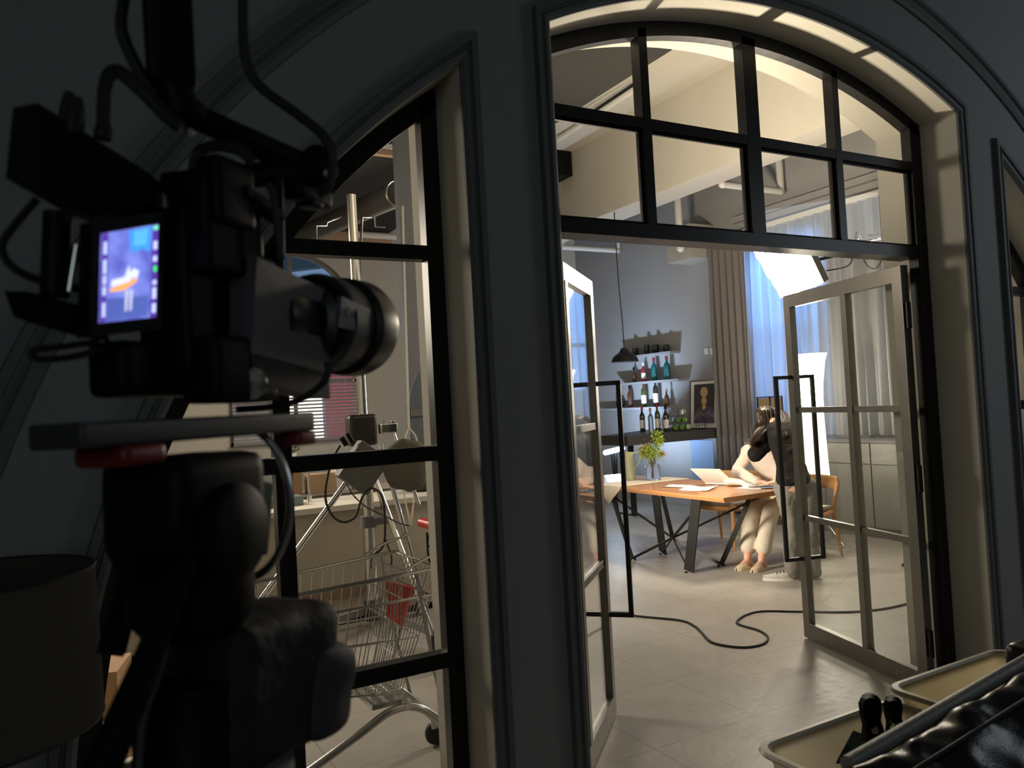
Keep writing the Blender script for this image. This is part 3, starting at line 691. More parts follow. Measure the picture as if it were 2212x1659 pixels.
# wire cage ornament
cg = at(1503, 925, z=CTZ); mb = MB()
cg = Vector((7.90, 8.62, CTZ+.002))
for a in [math.pi*k/6 for k in range(6)]:
    d = Vector((math.cos(a), math.sin(a), 0))*.075
    mb.tube(bez([cg-d, cg-d+Vector((0, 0, .13)), cg+Vector((0, 0, .21)), cg+d+Vector((0, 0, .13)), cg+d], 6), .0022, 5)
for z in (.004, .06, .12): mb.tube([cg+Vector((.075*math.cos(a), .075*math.sin(a), z)) for a in [2*math.pi*k/24 for k in range(24)]], .0022, 5, closed=True)
tag(mb.build('wire_cloche', M['blackmetal']), 'small domed black wire cage in front of the framed poster', 'ornament')
for k, (px, py) in enumerate(((1527, 759), (1539, 758))):
    q = at(px, py, x=8.2); tag(MB().b2((8.185, q.y-.04, q.z-.045), (8.2, q.y+.04, q.z+.045), .003).build('wall_switch', M['white']), 'white wall switch plate high on the right wall, ' + ('left' if k == 0 else 'right') + ' one of the two', 'switch', 'wall switches beside the shelves')
# ---------------------------------------------------------------- pendant lamp
pc = at(1350, 782, y=8.55); pd = thing('pendant_lamp', 'dark metal dome pendant lamp hanging on a thin cord', 'lamp', (pc.x, pc.y, pc.z))
MB().lathe([(r*1.14, h*1.14) for r, h in [(.165, 0), (.16, .012), (.145, .055), (.10, .095), (.048, .115), (.046, .155), (.030, .170), (.028, .165), (.09, .088), (.14, .045), (.158, .004)]], n=36).build('shade', mat('dark_bronze', (.02, .019, .017), .45, .3), pd, True, True)
mb = MB(); mb.tube(bez([(0, 0, .18), (-.004, 0, .5), (-.03, 0, 1.1), (-.035, 0, 1.6), (-.035, 0, 4.2-pc.z)], 5), .007, 6); mb.build('cord', M['rubber'], pd, local=True)
MB().ball((0, 0, .05), .045).build('bulb', M['white'], pd, True, True)
# ---------------------------------------------------------------- water pipes
def pipes(lst, r, label):
    mb = MB()
    for a, b in lst: mb.cyl(a, b, r, n=12); mb.ball(a, r*1.15, seg=10); mb.ball(b, r*1.15, seg=10)
    return tag(mb.build('water_pipe', M['white'], smooth=True), label, 'pipe')
q1 = at(1335, 541, x=8.12)
pipes([((3.6, q1.y, q1.z), (8.12, q1.y, q1.z)), ((8.12, q1.y, q1.z), (8.12, q1.y, 5.4)), ((7.0, q1.y, q1.z), (7.0, q1.y, 5.3))], .045, 'white water pipe with an elbow running under the ceiling above the pendant lamp')
q2 = at(1687, 413, x=8.12)
pipes([((7.1, q2.y, q2.z), (8.12, q2.y, q2.z)), ((8.12, q2.y, q2.z), (8.12, q2.y, 5.38))], .045, 'white water pipe bending up the right wall, seen through the fanlight')
q3 = at(1468, 500, x=7.6)
pipes([((7.6, q3.y, 3.75), (7.6, q3.y, 5.3))], .05, 'cream vertical pipe below the beam, seen through the fanlight')
# ---------------------------------------------------------------- drape, sheer curtain, rail
def curtain(name, y0, y1, x, z0, z1, wav, amp, m, label, ph=0., splay=0.):
    mb = MB(); n = int((y1-y0)/wav*10); rows = []
    for j in range(9):
        v = j/8; z = z0+(z1-z0)*v; row = []
        for k in range(n+1):
            t = k/n; y = y0+(y1-y0)*t; a = amp*(1-.55*v*v)
            row.append((x+a*math.sin(2*math.pi*(y/wav+ph)+.9*math.sin(y*7.3+v*.8))+.3*a*math.sin(2*math.pi*y/(wav*.37)+v*1.3), y+splay*(1-v)*(t-.5), z))
        rows.append(row)
    mb.grid(rows); o = mb.build(name, m, smooth=True)
    return tag(o, label, 'curtain')
curtain('drape', 7.70, 8.40, 8.03, .02, 3.80, .115, .045, M['drape'], 'grey floor-length drape gathered beside the tall window', splay=.06)
curtain('sheer_curtain', 3.2, 7.72, 8.05, 1.10, 3.80, .15, .075, M['sheer'], 'long sheer curtain glowing blue where the window is behind it', .3)
tag(MB().b2((8.0, 3.0, 3.80), (8.14, 8.75, 3.86)).build('curtain_rail', M['plaster']), 'pale curtain rail above the sheer curtain on the right wall', 'rail')
# ---------------------------------------------------------------- low cabinets under the window
for k in range(6):
    y1_ = 7.52-k*.62; y0_ = y1_-.615
    cb = thing('storage_cabinet', 'pale grey storage cabinet in the row under the sheer curtain, ' + ['nearest the drape', 'second from the drape', 'third from the drape', 'fourth from the drape', 'fifth from the drape', 'farthest from the drape'][k], 'cabinet', (7.9, (y0_+y1_)/2, 0), 0, 'cabinets under the window')
    MB().b2((7.62, y0_, .10), (8.02, y1_, 1.04)).build('body', M['cab'], cb); MB().b2((7.60, y0_-.002, 1.04), (8.03, y1_+.002, 1.065)).build('worktop', M['greyp'], cb)
    MB().b2((7.66, y0_+.01, 0), (8.0, y1_-.01, .10)).build('plinth', M['cab'], cb)
    MB().b2((7.60, y0_+.006, .12), (7.62, y1_-.006, .80), .002).build('door', M['cab'], cb); MB().b2((7.60, y0_+.006, .81), (7.62, y1_-.006, 1.03), .002).build('drawer', M['cab'], cb)
# table lamp with a woven shade on the cabinets
tl_ = thing('table_lamp', 'table lamp with a black-rimmed tan box shade on the cabinets', 'lamp', (7.78, 7.20, 1.065))
MB().lathe([(.07, 0), (.07, .02), (.015, .03), (.012, .30)], n=20).build('base', M['blackmetal'], tl_, True, True)
MB().box((0, 0, .40), (.20, .20, .22), None, .004).build('lamp_shade', mat('tan_shade', (.17, .115, .065), .7), tl_, local=True)
mb = MB()
for sx in (-1, 1):
    for sy in (-1, 1): mb.box((sx*.105, sy*.105, .40), (.014, .014, .26))
    for z in (.275, .525): mb.box((sx*.105, 0, z), (.014, .22, .014)); mb.box((0, sx*.105, z), (.22, .014, .014))
mb.build('shade_frame', M['blackmetal'], tl_, local=True)
# ---------------------------------------------------------------- film lights
sb = thing('softbox', 'large glowing quilted softbox on a boom above the table end', 'light', (6.1, 5.3, 2.6))
Q1, Q2, Q3, Q4 = at(1622, 531, x=6.0), at(1742, 538, x=6.05), at(1777, 612, x=6.3), at(1690, 642, x=6.25)
mb = MB(); rows = []; n1 = 14
for i in range(n1+1):
    row = []
    for j in range(n1+1):
        u, v = i/n1, j/n1; p = (Q1*(1-u)+Q2*u)*(1-v)+(Q4*(1-u)+Q3*u)*v; row.append(p)
    rows.append(row)
nn = (Q2-Q1).cross(Q4-Q1).normalized(); nn = nn if nn.x < 0 else -nn
rows = [[p+nn*random.uniform(0, .03) for p in r] for r in rows]
mb.grid(rows); mb.build('diffuser', emis('softbox_glow', (1.0, .86, .66), 90), sb, True)
mb = MB(); mb.prism([Q1-nn*.02, Q2-nn*.02, Q3-nn*.02, Q4-nn*.02], -nn*.08); mb.build('housing', M['greyp'], sb)
mb = MB(); ctr = (Q1+Q2+Q3+Q4)/4
bo = Vector((6.9, 4.35, 3.02)); mb.cyl(ctr-nn*.10, bo, .016, n=10); mb.cyl(bo, Vector((6.9, 4.35, .02)), .018, n=12)
for a in (.4, 2.5, 4.6): mb.cyl(Vector((6.9, 4.35, .5)), Vector((6.9+.45*math.cos(a), 4.35+.45*math.sin(a), .01)), .012)
mb.build('boom_stand', M['blackmetal'], sb, True)
mb = MB(); q = ctr.lerp(bo, .8); mb.cyl(at(1862, 522, x=6.7), at(1905, 512, x=6.7), .022); mb.cyl(at(1875, 508, x=6.7), at(1896, 506, x=6.7), .016); mb.ball(at(1858, 515, x=6.7), .035); mb.build('grip_head', M['chrome'], sb, True)
cable([at(1785, 585, x=6.4), at(1830, 575, x=6.5), at(1842, 553, x=6.5), at(1850, 500, x=6.5)], .007, 'thin black cable drooping from the back of the glowing softbox')
cable([at(1856, 540, x=6.6), at(1872, 572, x=6.6), at(1890, 580, x=6.6), at(1905, 560, x=6.6), at(1912, 530, x=6.6)], .007, 'thin black cable looping above the right door leaf')
# lantern light with a hanging white skirt, behind the right door leaf
sk = thing('lantern_light', 'tall white lantern light with a hanging skirt, behind the right door leaf', 'light', (6.0, 5.0, 0))
LC = Vector((7.02, 5.92, 0))
mb = MB(); rows = []
for k in range(25):
    a = 2*math.pi*k/24; f = 1+.05*math.sin(5*a)
    rows.append([LC+Vector((r*f*math.cos(a), r*f*math.sin(a), z)) for r, z in ((.19, 2.04), (.165, 1.97), (.13, 1.7), (.12, 1.43))])
mb.grid(rows); mb.build('diffuser', emis('lantern_glow', (1.0, .88, .70), 22), sk, True)
mb = MB(); rows = []
for k in range(25):
    a = 2*math.pi*k/24; f = 1+.06*math.sin(4*a)
    rows.append([LC+Vector((r*f*math.cos(a), r*f*math.sin(a), z)) for r, z in ((.12, 1.43), (.125, 1.2), (.135, .85), (.145, .62))])
mb.grid(rows); mb.build('skirt', emis('skirt_glow', (1.0, .84, .60), 2.2), sk, True)
mb = MB(); mb.cyl(LC+Vector((0, 0, .02)), LC+Vector((0, 0, 1.9)), .016)
for a in (.3, 2.4, 4.5): mb.cyl(LC+Vector((0, 0, .35)), LC+Vector((.38*math.cos(a), .38*math.sin(a), .01)), .010)
mb.build('stand', M['chrome'], sk)
# small bluish bar light on a black stand behind the table
le = at(1327, 974, x=7.0); bl = thing('bar_light', 'small glaring blue-white bar light on a black stand behind the jug', 'light', (le.x, le.y, 0))
A_, B_ = at(1307, 978, x=6.95), at(1346, 968, x=7.0)
mb = MB(); mb.cyl(A_, B_, .035, n=12); mb.build('tube', emis('led_glow', (.62, .80, 1.0), 42), bl, True)
mb = MB(); mid = (A_+B_)/2
for s in (-.16, .0, .17): mb.cyl(mid+Vector((0, s*.4, -.03)), Vector((mid.x+s*.8, mid.y+s, 0.01)), .014)
mb.build('stand', M['blackmetal'], bl)
lw = area('bar_light_glow', (mid.x+.05, mid.y+.02, mid.z+.02), (8.2, 9.7, 2.7), .32, .06, 36, (.58, .75, 1.0), 170)
lw.parent = bl; lw.location = (lw.location.x-bl.location.x, lw.location.y-bl.location.y, lw.location.z)
# floor cable
fc = [(1327, 1325), (1390, 1332), (1470, 1340), (1500, 1352), (1516, 1366), (1540, 1388), (1600, 1398), (1645, 1392), (1659, 1377), (1640, 1362), (1600, 1350), (1592, 1342), (1612, 1328), (1650, 1320), (1730, 1321), (1850, 1321), (1956, 1305)]
pts = [at(px, py, z=.008) for px, py in fc]; pts = [Vector((3.0, 5.75, .008)), Vector((3.35, 5.45, .008))]+pts+[Vector((6.3, 3.9, .008))]
cable(pts, .0075, 'black power cable snaking in an S across the studio floor', M['rubber'], n=8)
cable([at(1575, 1095, z=.01), at(1585, 1102, z=.01), at(1600, 1094, z=.01), at(1618, 1108, z=.01), at(1640, 1112, z=.01)], .006, 'thin dark cable by the power strip below the drape')
tag(MB().box((7.9, 8.55, .025), (.06, .32, .045), None, .01).build('power_strip', M['white']), 'white power strip on the floor at the foot of the drape', 'power strip')
# fluorescent battens high on the beam side
for k, (a, b) in enumerate((((1206, 300), (1383, 185)), ((1322, 240), (1395, 196)), ((1404, 200), (1505, 130)))):
    pa, pb = at(*a, x=5.9), at(*b, x=5.9)
    if k: pa, pb = at(*a, x=6.40), at(*b, x=6.40)
    tag(MB().cyl(pa, pb, .035 if k == 0 else .05, n=12).build('ceiling_batten', M['white'], smooth=True), ['long white tube light under the ceiling in the left fanlight pane', 'white trunking along the beam, left of the fanlight mullion', 'white trunking along the beam, right of the fanlight mullion'][k], 'ceiling light')
pa, pb = at(1260, 255, x=5.7), at(1385, 172, x=5.7); tag(MB().cyl(pa, pb, .02, n=8).build('ceiling_track', M['blackmetal']), 'thin black lighting track beside the long ceiling tube', 'track')
a = at(1207, 330, x=6.3); b = at(1218, 378, x=6.3)
tag(MB().b2((6.15, a.y-.1, b.z), (6.45, a.y+.25, a.z+.05), .01).build('speaker_box', M['black']), 'black box fixed under the ceiling at the left edge of the fanlight', 'box')
# ================================================================== STUDIO, LEFT HALF (seen through window_1)
# kitchen island
isl = thing('kitchen_island', 'long beige kitchen island with a pale worktop behind the shopping trolley', 'counter', (1.2, 6.5, 0))
iw = mat('island_panel', (.40, .355, .29), .6, var=.04)
MB().b2((-1.2, 6.17, .06), (2.95, 6.80, .90)).build('body', iw, isl)
MB().b2((-1.22, 6.13, .90), (2.97, 6.84, .945), .004).build('worktop', M['plaster'], isl)
MB().b2((-1.2, 6.20, 0), (2.93, 6.78, .06)).build('plinth', M['black'], isl)
MB().b2((.5, 6.150, .22), (2.1, 6.17, .31)).build('rail', mat('brown_strip', (.20, .13, .08), .6), isl)
# sink taps and items on the island
tap = thing('water_tap', 'tall chrome swan-neck tap on the kitchen island', 'tap', (1.72, 6.62, .945))
MB().tube(bez([(0, 0, 0), (0, 0, .28), (0, -.03, .34), (0, -.10, .35), (0, -.13, .28)], 6), .011, 10).build('spout', M['chrome'], tap, True, True)
MB().cyl((0, 0, 0), (0, 0, .05), .02).build('base', M['chrome'], tap, local=True)
tag(MB().b2((1.30, 6.42, .946), (1.62, 6.62, 1.02), .006).build('dish_tray', mat('teal_grey_tray', (.16, .20, .20), .5)), 'grey-green dish tray beside the tap on the island', 'tray')
for k, (x, w, h, m_, lb) in enumerate(((1.45, .20, .22, M['cardboard'], 'brown carton behind the tap, left one'), (1.72, .26, .18, M['palewood'], 'orange-brown carton behind the tap, middle one'), (1.98, .14, .30, M['white'], 'white paper roll standing behind the tap'), (2.20, .22, .20, M['cardboard'], 'brown carton behind the tap, right one'))):
    bx_ = tag(MB().b2((x+.25, 7.55, .92), (x+.25+w, 7.75, .92+h), .004).build('carton' if k != 2 else 'paper_roll', m_), lb, 'box' if k != 2 else 'roll')
# back counter under the far window
bkc = thing('back_counter', 'dark kitchen counter in front of the far window', 'counter', (2, 7.8, 0))
MB().b2((-1.2, 7.35, 0), (3.2, 7.95, .88)).build('body', mat('brown_grey_front', (.16, .14, .12), .5), bkc)
MB().b2((-1.22, 7.33, .88), (3.22, 7.97, .92)).build('worktop', mat('brown_worktop', (.22, .18, .15), .4), bkc)
# window sill shelf with tray and plant
sill = thing('shelf_unit', 'tall pale cabinet standing before the far window carrying a white tray', 'cabinet', (3.1, 11.4, 0))
MB().b2((2.1, 11.1, 0), (4.4, 11.7, 1.02)).build('body', M['cab'], sill)
MB().b2((2.08, 11.08, 1.02), (4.42, 11.72, 1.06)).build('worktop', M['white'], sill)
tag(MB().b2((2.95, 11.15, 1.061), (3.85, 11.5, 1.11), .01).build('tray', M['white']), 'long white tray on the cabinet before the far window', 'tray')
mb = MB(); random.seed(5); pp = Vector((2.72, 11.3, 1.06))
pl = thing('potted_plant', 'small leafy green potted plant below the window blind', 'plant', pp)
MB().lathe([(.05, 0), (.065, .10), (.06, .10), (.05, .01)], n=16).build('pot', M['white'], pl, True, True)
for k in range(26):
    a = random.uniform(0, 6.28); r_ = random.uniform(.02, .17); q = Vector((r_*math.cos(a), r_*math.sin(a)*.6, .12+random.uniform(0, .16)))
    d = Vector((math.cos(a), math.sin(a), random.uniform(-.2, .6))).normalized(); x = d.cross(Vector((0, 0, 1))).normalized()
    mb.quad(q, q+d*.045+x*.022, q+d*.095, q+d*.045-x*.022); mb.tube([(0, 0, .08), q], .002, 4)
mb.build('foliage', mat('plant_green', (.06, .13, .05), .5), pl, local=True)
# far arched window: frame, glass, lit pieces outside, blind
wk = holder('window_4', (wc, 12.1, WZ0)); mb = MB()
for k in range(24):
    a0, a1 = math.pi*k/24, math.pi*(k+1)/24
    mb.bar((wc+(wr-.03)*math.cos(a0), 12.1, WZS+(wr-.03)*math.sin(a0)), (wc+(wr-.03)*math.cos(a1), 12.1, WZS+(wr-.03)*math.sin(a1)), .06, .06, up=(0, 1, 0))
for x in (WX0+.03, wc, WX1-.03): mb.b2((x-.025, 12.07, WZ0), (x+.025, 12.13, WZS+(.95 if x == wc else 0)))
for z in (WZ0+.03, 2.2, WZS): mb.b2((WX0, 12.07, z-.025), (WX1, 12.13, z+.025))
mb.build('window_frame', M['steel'], wk)
MB().b2((WX0, 12.098, WZ0), (WX1, 12.102, WZS+.95)).build('pane', M['glass'], wk)
bd = thing('window_blind', 'dark venetian blind lowered over the far arched window', 'blind', (wc, 11.93, 1.3))
for k in range(26):
    z = 1.31+k*.053; mb = MB(); mb.box((wc, 11.93, z), (WX1-WX0-.06, .048, .0025), Matrix.Rotation(R(32), 3, 'X')); mb.build('slat', mat('blind_slat', (.42, .38, .34), .5) if k == 0 else bpy.data.materials['blind_slat'], bd)
MB().b2((WX0+.02, 11.90, 1.275), (WX1-.02, 11.96, 1.30)).build('bottom_rail', M['greyp'], bd)
MB().b2((WX0+.02, 11.90, 2.69), (WX1-.02, 11.97, 2.74)).build('head_rail', M['greyp'], bd)
mb = MB()
for x in (WX0+.25, wc, WX1-.25): mb.cyl((x, 11.93, 1.29), (x, 11.93, 2.7), .003, n=5)
mb.build('ladder_cord', M['white'], bd)
tag(MB().b2((1.2, 14.2, 0), (3.15, 14.3, 2.6)).build('lit_facade', emis('evening_facade', (.72, .66, .58), .20)), 'pale lit wall outside behind the blind, left', 'facade')
tag(MB().b2((3.42, 14.2, 0), (4.0, 14.25, 2.05)).build('lit_sign', emis('white_sign', (1, .95, .85), 1.9)), 'glaring white lit shop window seen through the blind slats', 'shop window')
tag(MB().b2((4.06, 14.2, 0), (4.95, 14.25, 2.5)).build('lit_sign', emis('pink_sign', (.75, .20, .30), .28)), 'pink lit shopfront seen through the blind, right', 'shop window')
tag(MB().box((3.4, 15, 4.6), (3.5, .3, .45), Matrix.Rotation(R(-9), 3, 'Y')).b2((1.9, 14.9, 0), (2.0, 15.1, 4.9)).b2((4.8, 14.9, 0), (4.9, 15.1, 4.4)).build('outdoor_canopy', mat('canopy_grey', (.12, .18, .20), .6)), 'grey-blue canopy seen outside through the arched window top', 'canopy')
# ---------------------------------------------------------------- pipes and ducts of the left ceiling
d1, d2 = at(860, 418, y=7.3), at(640, 515, y=10.5)
du = thing('air_duct', 'dark round air duct with a pale rim running back under the ceiling', 'duct', (d1.x, d1.y, d1.z))
dv = (d2-d1).normalized()
MB().lathe([(.125, .02), (.125, 3.6), (.11, 3.6), (.11, .02)], d1, dv, 28).build('pipe', mat('duct_grey', (.07, .067, .058), .6, .1), du, True)
x_, y_, _z = frame_of(dv); MB().tube([d1+(x_*math.cos(a)+y_*math.sin(a))*.128 for a in [2*math.pi*k/40 for k in range(40)]], .008, 8, closed=True).build('rim', M['zinc'], du, True)
x1_, x2_ = at(830, 312, y=8.0), at(880, 318, y=8.0)
tag(MB().cyl((1.5, 8.0, x1_.z), (4.2, 8.0, x1_.z), .05, n=14).build('ceiling_pipe', M['zinc'], smooth=True), 'metal pipe above the wooden batten, high in the arched side window', 'pipe')
pipe_m = M['chrome']
def pxpipe(lst, y, r, label, m=None, nm='ceiling_pipe'):
    return tag(MB().tube([at(px, py, y=y) for px, py in lst], r, 10).build(nm, m or M['zinc'], smooth=True), label, 'pipe')
pxpipe([(683, 520), (683, 488), (705, 488), (707, 480), (745, 465)], 8.5, .012, 'thin zinc pipe with bends, leftmost under the side ceiling')
pxpipe([(780, 522), (782, 470), (802, 470), (800, 460)], 8.0, .014, 'zinc pipe bracket hanging beside the stand top')
pxpipe([(808, 448), (811, 490), (832, 491)], 8.0, .010, 'thin zinc rod hanging right of the stand top')
# ---------------------------------------------------------------- wind-up light stand
st = Vector((1.796, 5.36, 0)); ws = thing('light_stand', 'tall chrome wind-up lighting stand on casters behind the trolley', 'light stand', st)
mb = MB(); mb.cyl(st+Vector((0, 0, .33)), st+Vector((0, 0, 1.55)), .043, n=20); mb.build('column', M['chrome'], ws, True)
mb = MB(); mb.cyl(st+Vector((0, 0, 1.5)), st+Vector((-.01, 0, 3.2)), .034, n=20); mb.build('upper_tube', M['chrome'], ws, True)
MB().box(st+Vector((-.02, 0, 1.54)), (.20, .13, .22), None, .03).build('winch_box', mat('winch_black', (.05, .045, .04), .35, .4), ws, True)
mb = MB(); mb.cyl(st+Vector((.08, -.03, 1.55)), st+Vector((.20, -.03, 1.55)), .012); mb.box(st+Vector((.20, -.03, 1.55)), (.03, .035, .09), None, .006); mb.cyl(st+Vector((.14, -.03, 1.50)), st+Vector((.14, -.03, 1.60)), .008)
mb.build('crank', M['chrome'], ws, True)
mb = MB(); mb.cyl(st+Vector((0, 0, .86)), st+Vector((0, 0, .94)), .058, n=20); mb.box(st+Vector((.09, -.04, .90)), (.16, .05, .05), None, .012)
mb.build('clamp', M['greyp'], ws, True)
mb = MB(); mb.cyl(st+Vector((0, 0, .22)), st+Vector((0, 0, .36)), .06, n=16); mb.build('boss', M['rubber'], ws, True)
for k, (fx, fy) in enumerate(((1.985, 4.72), (.70, 5.15), (2.42, 6.05))):
    F = Vector((fx, fy, .17)); top = st+Vector((0, 0, 1.30))
    dd = (F-top); dd.z = 0; dd.normalize()
    lg = MB().cyl(top+dd*.05, F, .021, n=14).build('leg', M['chrome'], ws, True)
    MB().bar(st+Vector((0, 0, .29))+dd*.04, F+Vector((0, 0, .06)), .028, .045).build('brace', M['greyp'], ws)
    cs = MB(); cs.cyl(F+Vector((0, 0, .05)), F+Vector((0, 0, -.05)), .028, n=12); cs.box(F+Vector((0, 0, -.03)), (.03, .07, .08), None, .008); cs.build('caster_fork', M['rubber'], lg, True)
    sd = dd.cross(Vector((0, 0, 1)))
    w_ = MB(); w_.lathe([(.03, -.016), (.07, -.014), (.075, 0), (.07, .014), (.03, .016)], F+Vector((0, 0, -.095)), sd, 24); w_.build('wheel', M['rubber'], lg, True)
# second thin chrome leg pair beside the column (a folded stand)
fs = thing('light_stand', 'folded slim chrome light stand leaning beside the wind-up stand', 'light stand', (2.1, 5.0, 0))
MB().cyl(at(822, 960, y=5.15), at(925, 1330, y=5.0), .016, n=12).build('leg', M['chrome'], fs, True)
MB().cyl(at(848, 930, y=5.2), at(905, 1090, y=5.1), .013, n=12).build('leg', M['chrome'], fs, True)
MB().box(at(838, 925, y=5.15), (.12, .06, .07), None, .01).build('clamp', M['chrome'], fs, True)
# hanging power boxes, sandbag, rope, cables
db = thing('dimmer_box', 'dark grey metal power box hanging askew from a cable on the stand', 'box', at(785, 1010, y=4.9))
MB().box(at(783, 1010, y=4.9), (.23, .10, .27), Matrix.Rotation(R(38), 3, 'Y'), .008).build('body', mat('dimmer_grey', (.13, .135, .125), .5), db)
mb = MB(); mb.cyl(at(748, 962, y=4.9), at(738, 945, y=4.9), .016); mb.cyl(at(762, 955, y=4.9), at(750, 936, y=4.9), .014); mb.build('plug', M['black'], db, True)
sg = tag(MB().ball(at(880, 1005, y=4.85), (.175, .06, .17), Matrix.Rotation(R(20), 3, 'Y'), 24).build('sandbag', mat('olive_canvas', (.15, .145, .11), .9, bump=.4, bscale=30), smooth=True), 'dark olive sandbag hanging from the stand above the trolley handle', 'bag')
t_ = bpy.data.textures.new('folds', 'CLOUDS'); t_.noise_scale = .12
def fold(o, s=.02, tex=None):
    md = o.modifiers.new('folds', 'DISPLACE'); md.texture = tex or t_; md.strength = s; md.mid_level = .5; md.texture_coords = 'LOCAL'
fold(sg, .05)
yk = 4.75
cable([at(*p, y=yk) for p in ((735, 962), (722, 985), (710, 1020), (703, 1060), (706, 1090), (722, 1118), (745, 1128), (768, 1115), (780, 1080), (790, 1062), (805, 1055), (822, 1066), (830, 1095), (832, 1140), (829, 1175), (815, 1195))], .0075, 'black cable hanging in a loop from the power box over the column')
cable([at(*p, y=yk) for p in ((831, 1160), (840, 1185), (846, 1205), (844, 1225))], .006, 'short end of black cable hanging over the trolley rim')
cable([at(*p, y=yk) for p in ((816, 1190), (803, 1205), (800, 1222), (810, 1232))], .006, 'small loop of black cable dipping into the trolley basket')
cable([at(*p, y=5.0) for p in ((722, 1025), (745, 1040), (762, 1068), (782, 1088), (800, 1100), (838, 1118), (862, 1130), (885, 1136))], .005, 'thin dark cable crossing behind the stand column diagonally')
cable([at(*p, y=5.5) for p in ((777, 560), (782, 700), (790, 850), (797, 960), (812, 1040), (826, 1100))], .006, 'thin black cable running down along the chrome stand column')
cable([at(*p, y=6.0) for p in ((870, 445), (873, 560), (879, 760), (884, 930))], .007, 'long pale rope hanging from the air duct', M['linen'], 'rope')
tag(MB().tube(bez([at(*p, y=6.0) for p in ((884, 925), (876, 945), (870, 985), (872, 1060), (884, 1120), (888, 1130), (897, 1050), (903, 985), (899, 945), (884, 925))], 5), .006, 6).build('rope_loop', M['linen'], smooth=True), 'pale rope hook loop hanging beside the reflector', 'rope')
# round reflector leaning against the arch wall
struct(MB().b2((2.74, 6.86, 0), (3.35, 6.95, 4.6)).build('wall_pier', mat('slate_pier', (.17, .18, .20), .7)))
rf = thing('reflector_disc', 'round grey-rimmed reflector, only its left edge showing past the side window reveal', 'reflector', (3.5, 6.3, 0))
rc = at(1022, 885, y=6.35)
MB().lathe([(.58, -.006), (.62, -.006), (.62, .012), (.58, .012)], rc, (0, -1, 0), 48).build('rim', mat('slate_rim', (.12, .14, .17), .5), rf, True)
MB().lathe([(.59, 0), (.59, .004)], rc, (0, -1, 0), 48).build('fabric', mat('silver_fabric', (.42, .43, .45), .6), rf, True)
MB().b2((rc.x-.60, rc.y-.03, rc.z-.03), (rc.x-.44, rc.y, rc.z+.03), .008).build('clip', M['greyp'], rf)
MB().cyl((rc.x+.1, rc.y+.06, 0), (rc.x+.1, rc.y+.06, rc.z+.5), .014).build('stand', M['blackmetal'], rf)
# dark green barrel-like bin on the island end
tag(MB().lathe([(.14, 0), (.17, .02), (.17, .42), (.15, .45), (.14, .02)], (2.72, 6.60, .946), n=28).build('canister', mat('olive_canister', (.05, .055, .035), .5), smooth=True), 'dark olive canister standing at the right end of the island', 'canister')
# ---------------------------------------------------------------- shopping trolley
ct = thing('shopping_trolley', 'wire supermarket trolley with red handle just beyond the left window', 'shopping cart', (1.0, 3.4, 0))
ZN = M['zinc']
def CP(x, y, z): return Vector((x, y, z))
# basket corners: rear right = x high
def bk(u, v, w):
    """u 0 front..1 rear, v 0 near..1 far, w 0 bottom..1 top"""
    xt, xb = .42+.92*u, .50+.68*u
    yn_t, yf_t = 3.22-.12*u, 3.56+.06*u; yn_b, yf_b = 3.26-.06*u, 3.52+.04*u
    zt, zb = .93+.055*u, .55-.08*u
    x = xb+(xt-xb)*w; yn = yn_b+(yn_t-yn_b)*w; yf = yf_b+(yf_t-yf_b)*w
    return Vector((x, yn+(yf-yn)*v, zb+(zt-zb)*w))
mb = MB()
mb.tube([bk(0, 0, 1), bk(1, 0, 1), bk(1, 1, 1), bk(0, 1, 1)], .0085, 8, closed=True); mb.build('basket_rim', ZN, ct, True)
mb = MB()
for w_ in (.22, .45, .78): mb.tube([bk(0, 0, w_), bk(1, 0, w_), bk(1, 1, w_), bk(0, 1, w_)], .0042 if w_ != .78 else .006, 6, closed=True)
mb.tube([bk(0, 0, 0), bk(1, 0, 0), bk(1, 1, 0), bk(0, 1, 0)], .005, 6, closed=True)
for v in (0, 1):
    for k in range(19): mb.tube([bk(k/18, v, 1), bk(k/18, v, 0)], .0026, 5)
mb.build('basket_side', ZN, ct, True)
mb = MB()
for u in (0, 1):
    for k in range(1, 14): mb.tube([bk(u, k/14, 1), bk(u, k/14, 0)], .0026, 5)
mb.build('basket_end', ZN, ct, True)
mb = MB()
for k in range(1, 10): mb.tube([bk(0, k/10, 0), bk(1, k/10, 0)], .0028, 5)
for k in range(1, 16): mb.tube([bk(k/16, 0, 0), bk(k/16, 1, 0)], .0028, 5)
mb.build('basket_floor', ZN, ct, True)
mb = MB()   # child seat grid, swung forward
s0, s1 = Vector((1.10, 0, .985)), Vector((1.02, 0, .66))
for k in range(12):
    y = 3.16+.42*k/11; mb.tube([(s0.x+.10, y, s0.z), (s1.x+.14, y, s1.z)], .0026, 5)
for t in (0, .35, .7, 1): p = s0.lerp(s1, t); mb.tube([(p.x+.10+.04*t, 3.15, p.z), (p.x+.10+.04*t, 3.59, p.z)], .0035, 5)
mb.build('child_seat', ZN, ct, True)
fa, fb, fc_, fd = at(836, 1262, y=3.42), at(893, 1276, y=3.30), at(868, 1360, y=3.30), at(834, 1332, y=3.42)
MB().prism([fa, fb, fc_, fd], (.006, .006, 0)).build('seat_flap', M['red'], ct)
mb = MB(); mb.bar(at(836, 1262, y=3.41), at(893, 1276, y=3.29), .012, .03); mb.build('flap_hinge', M['red'], ct)
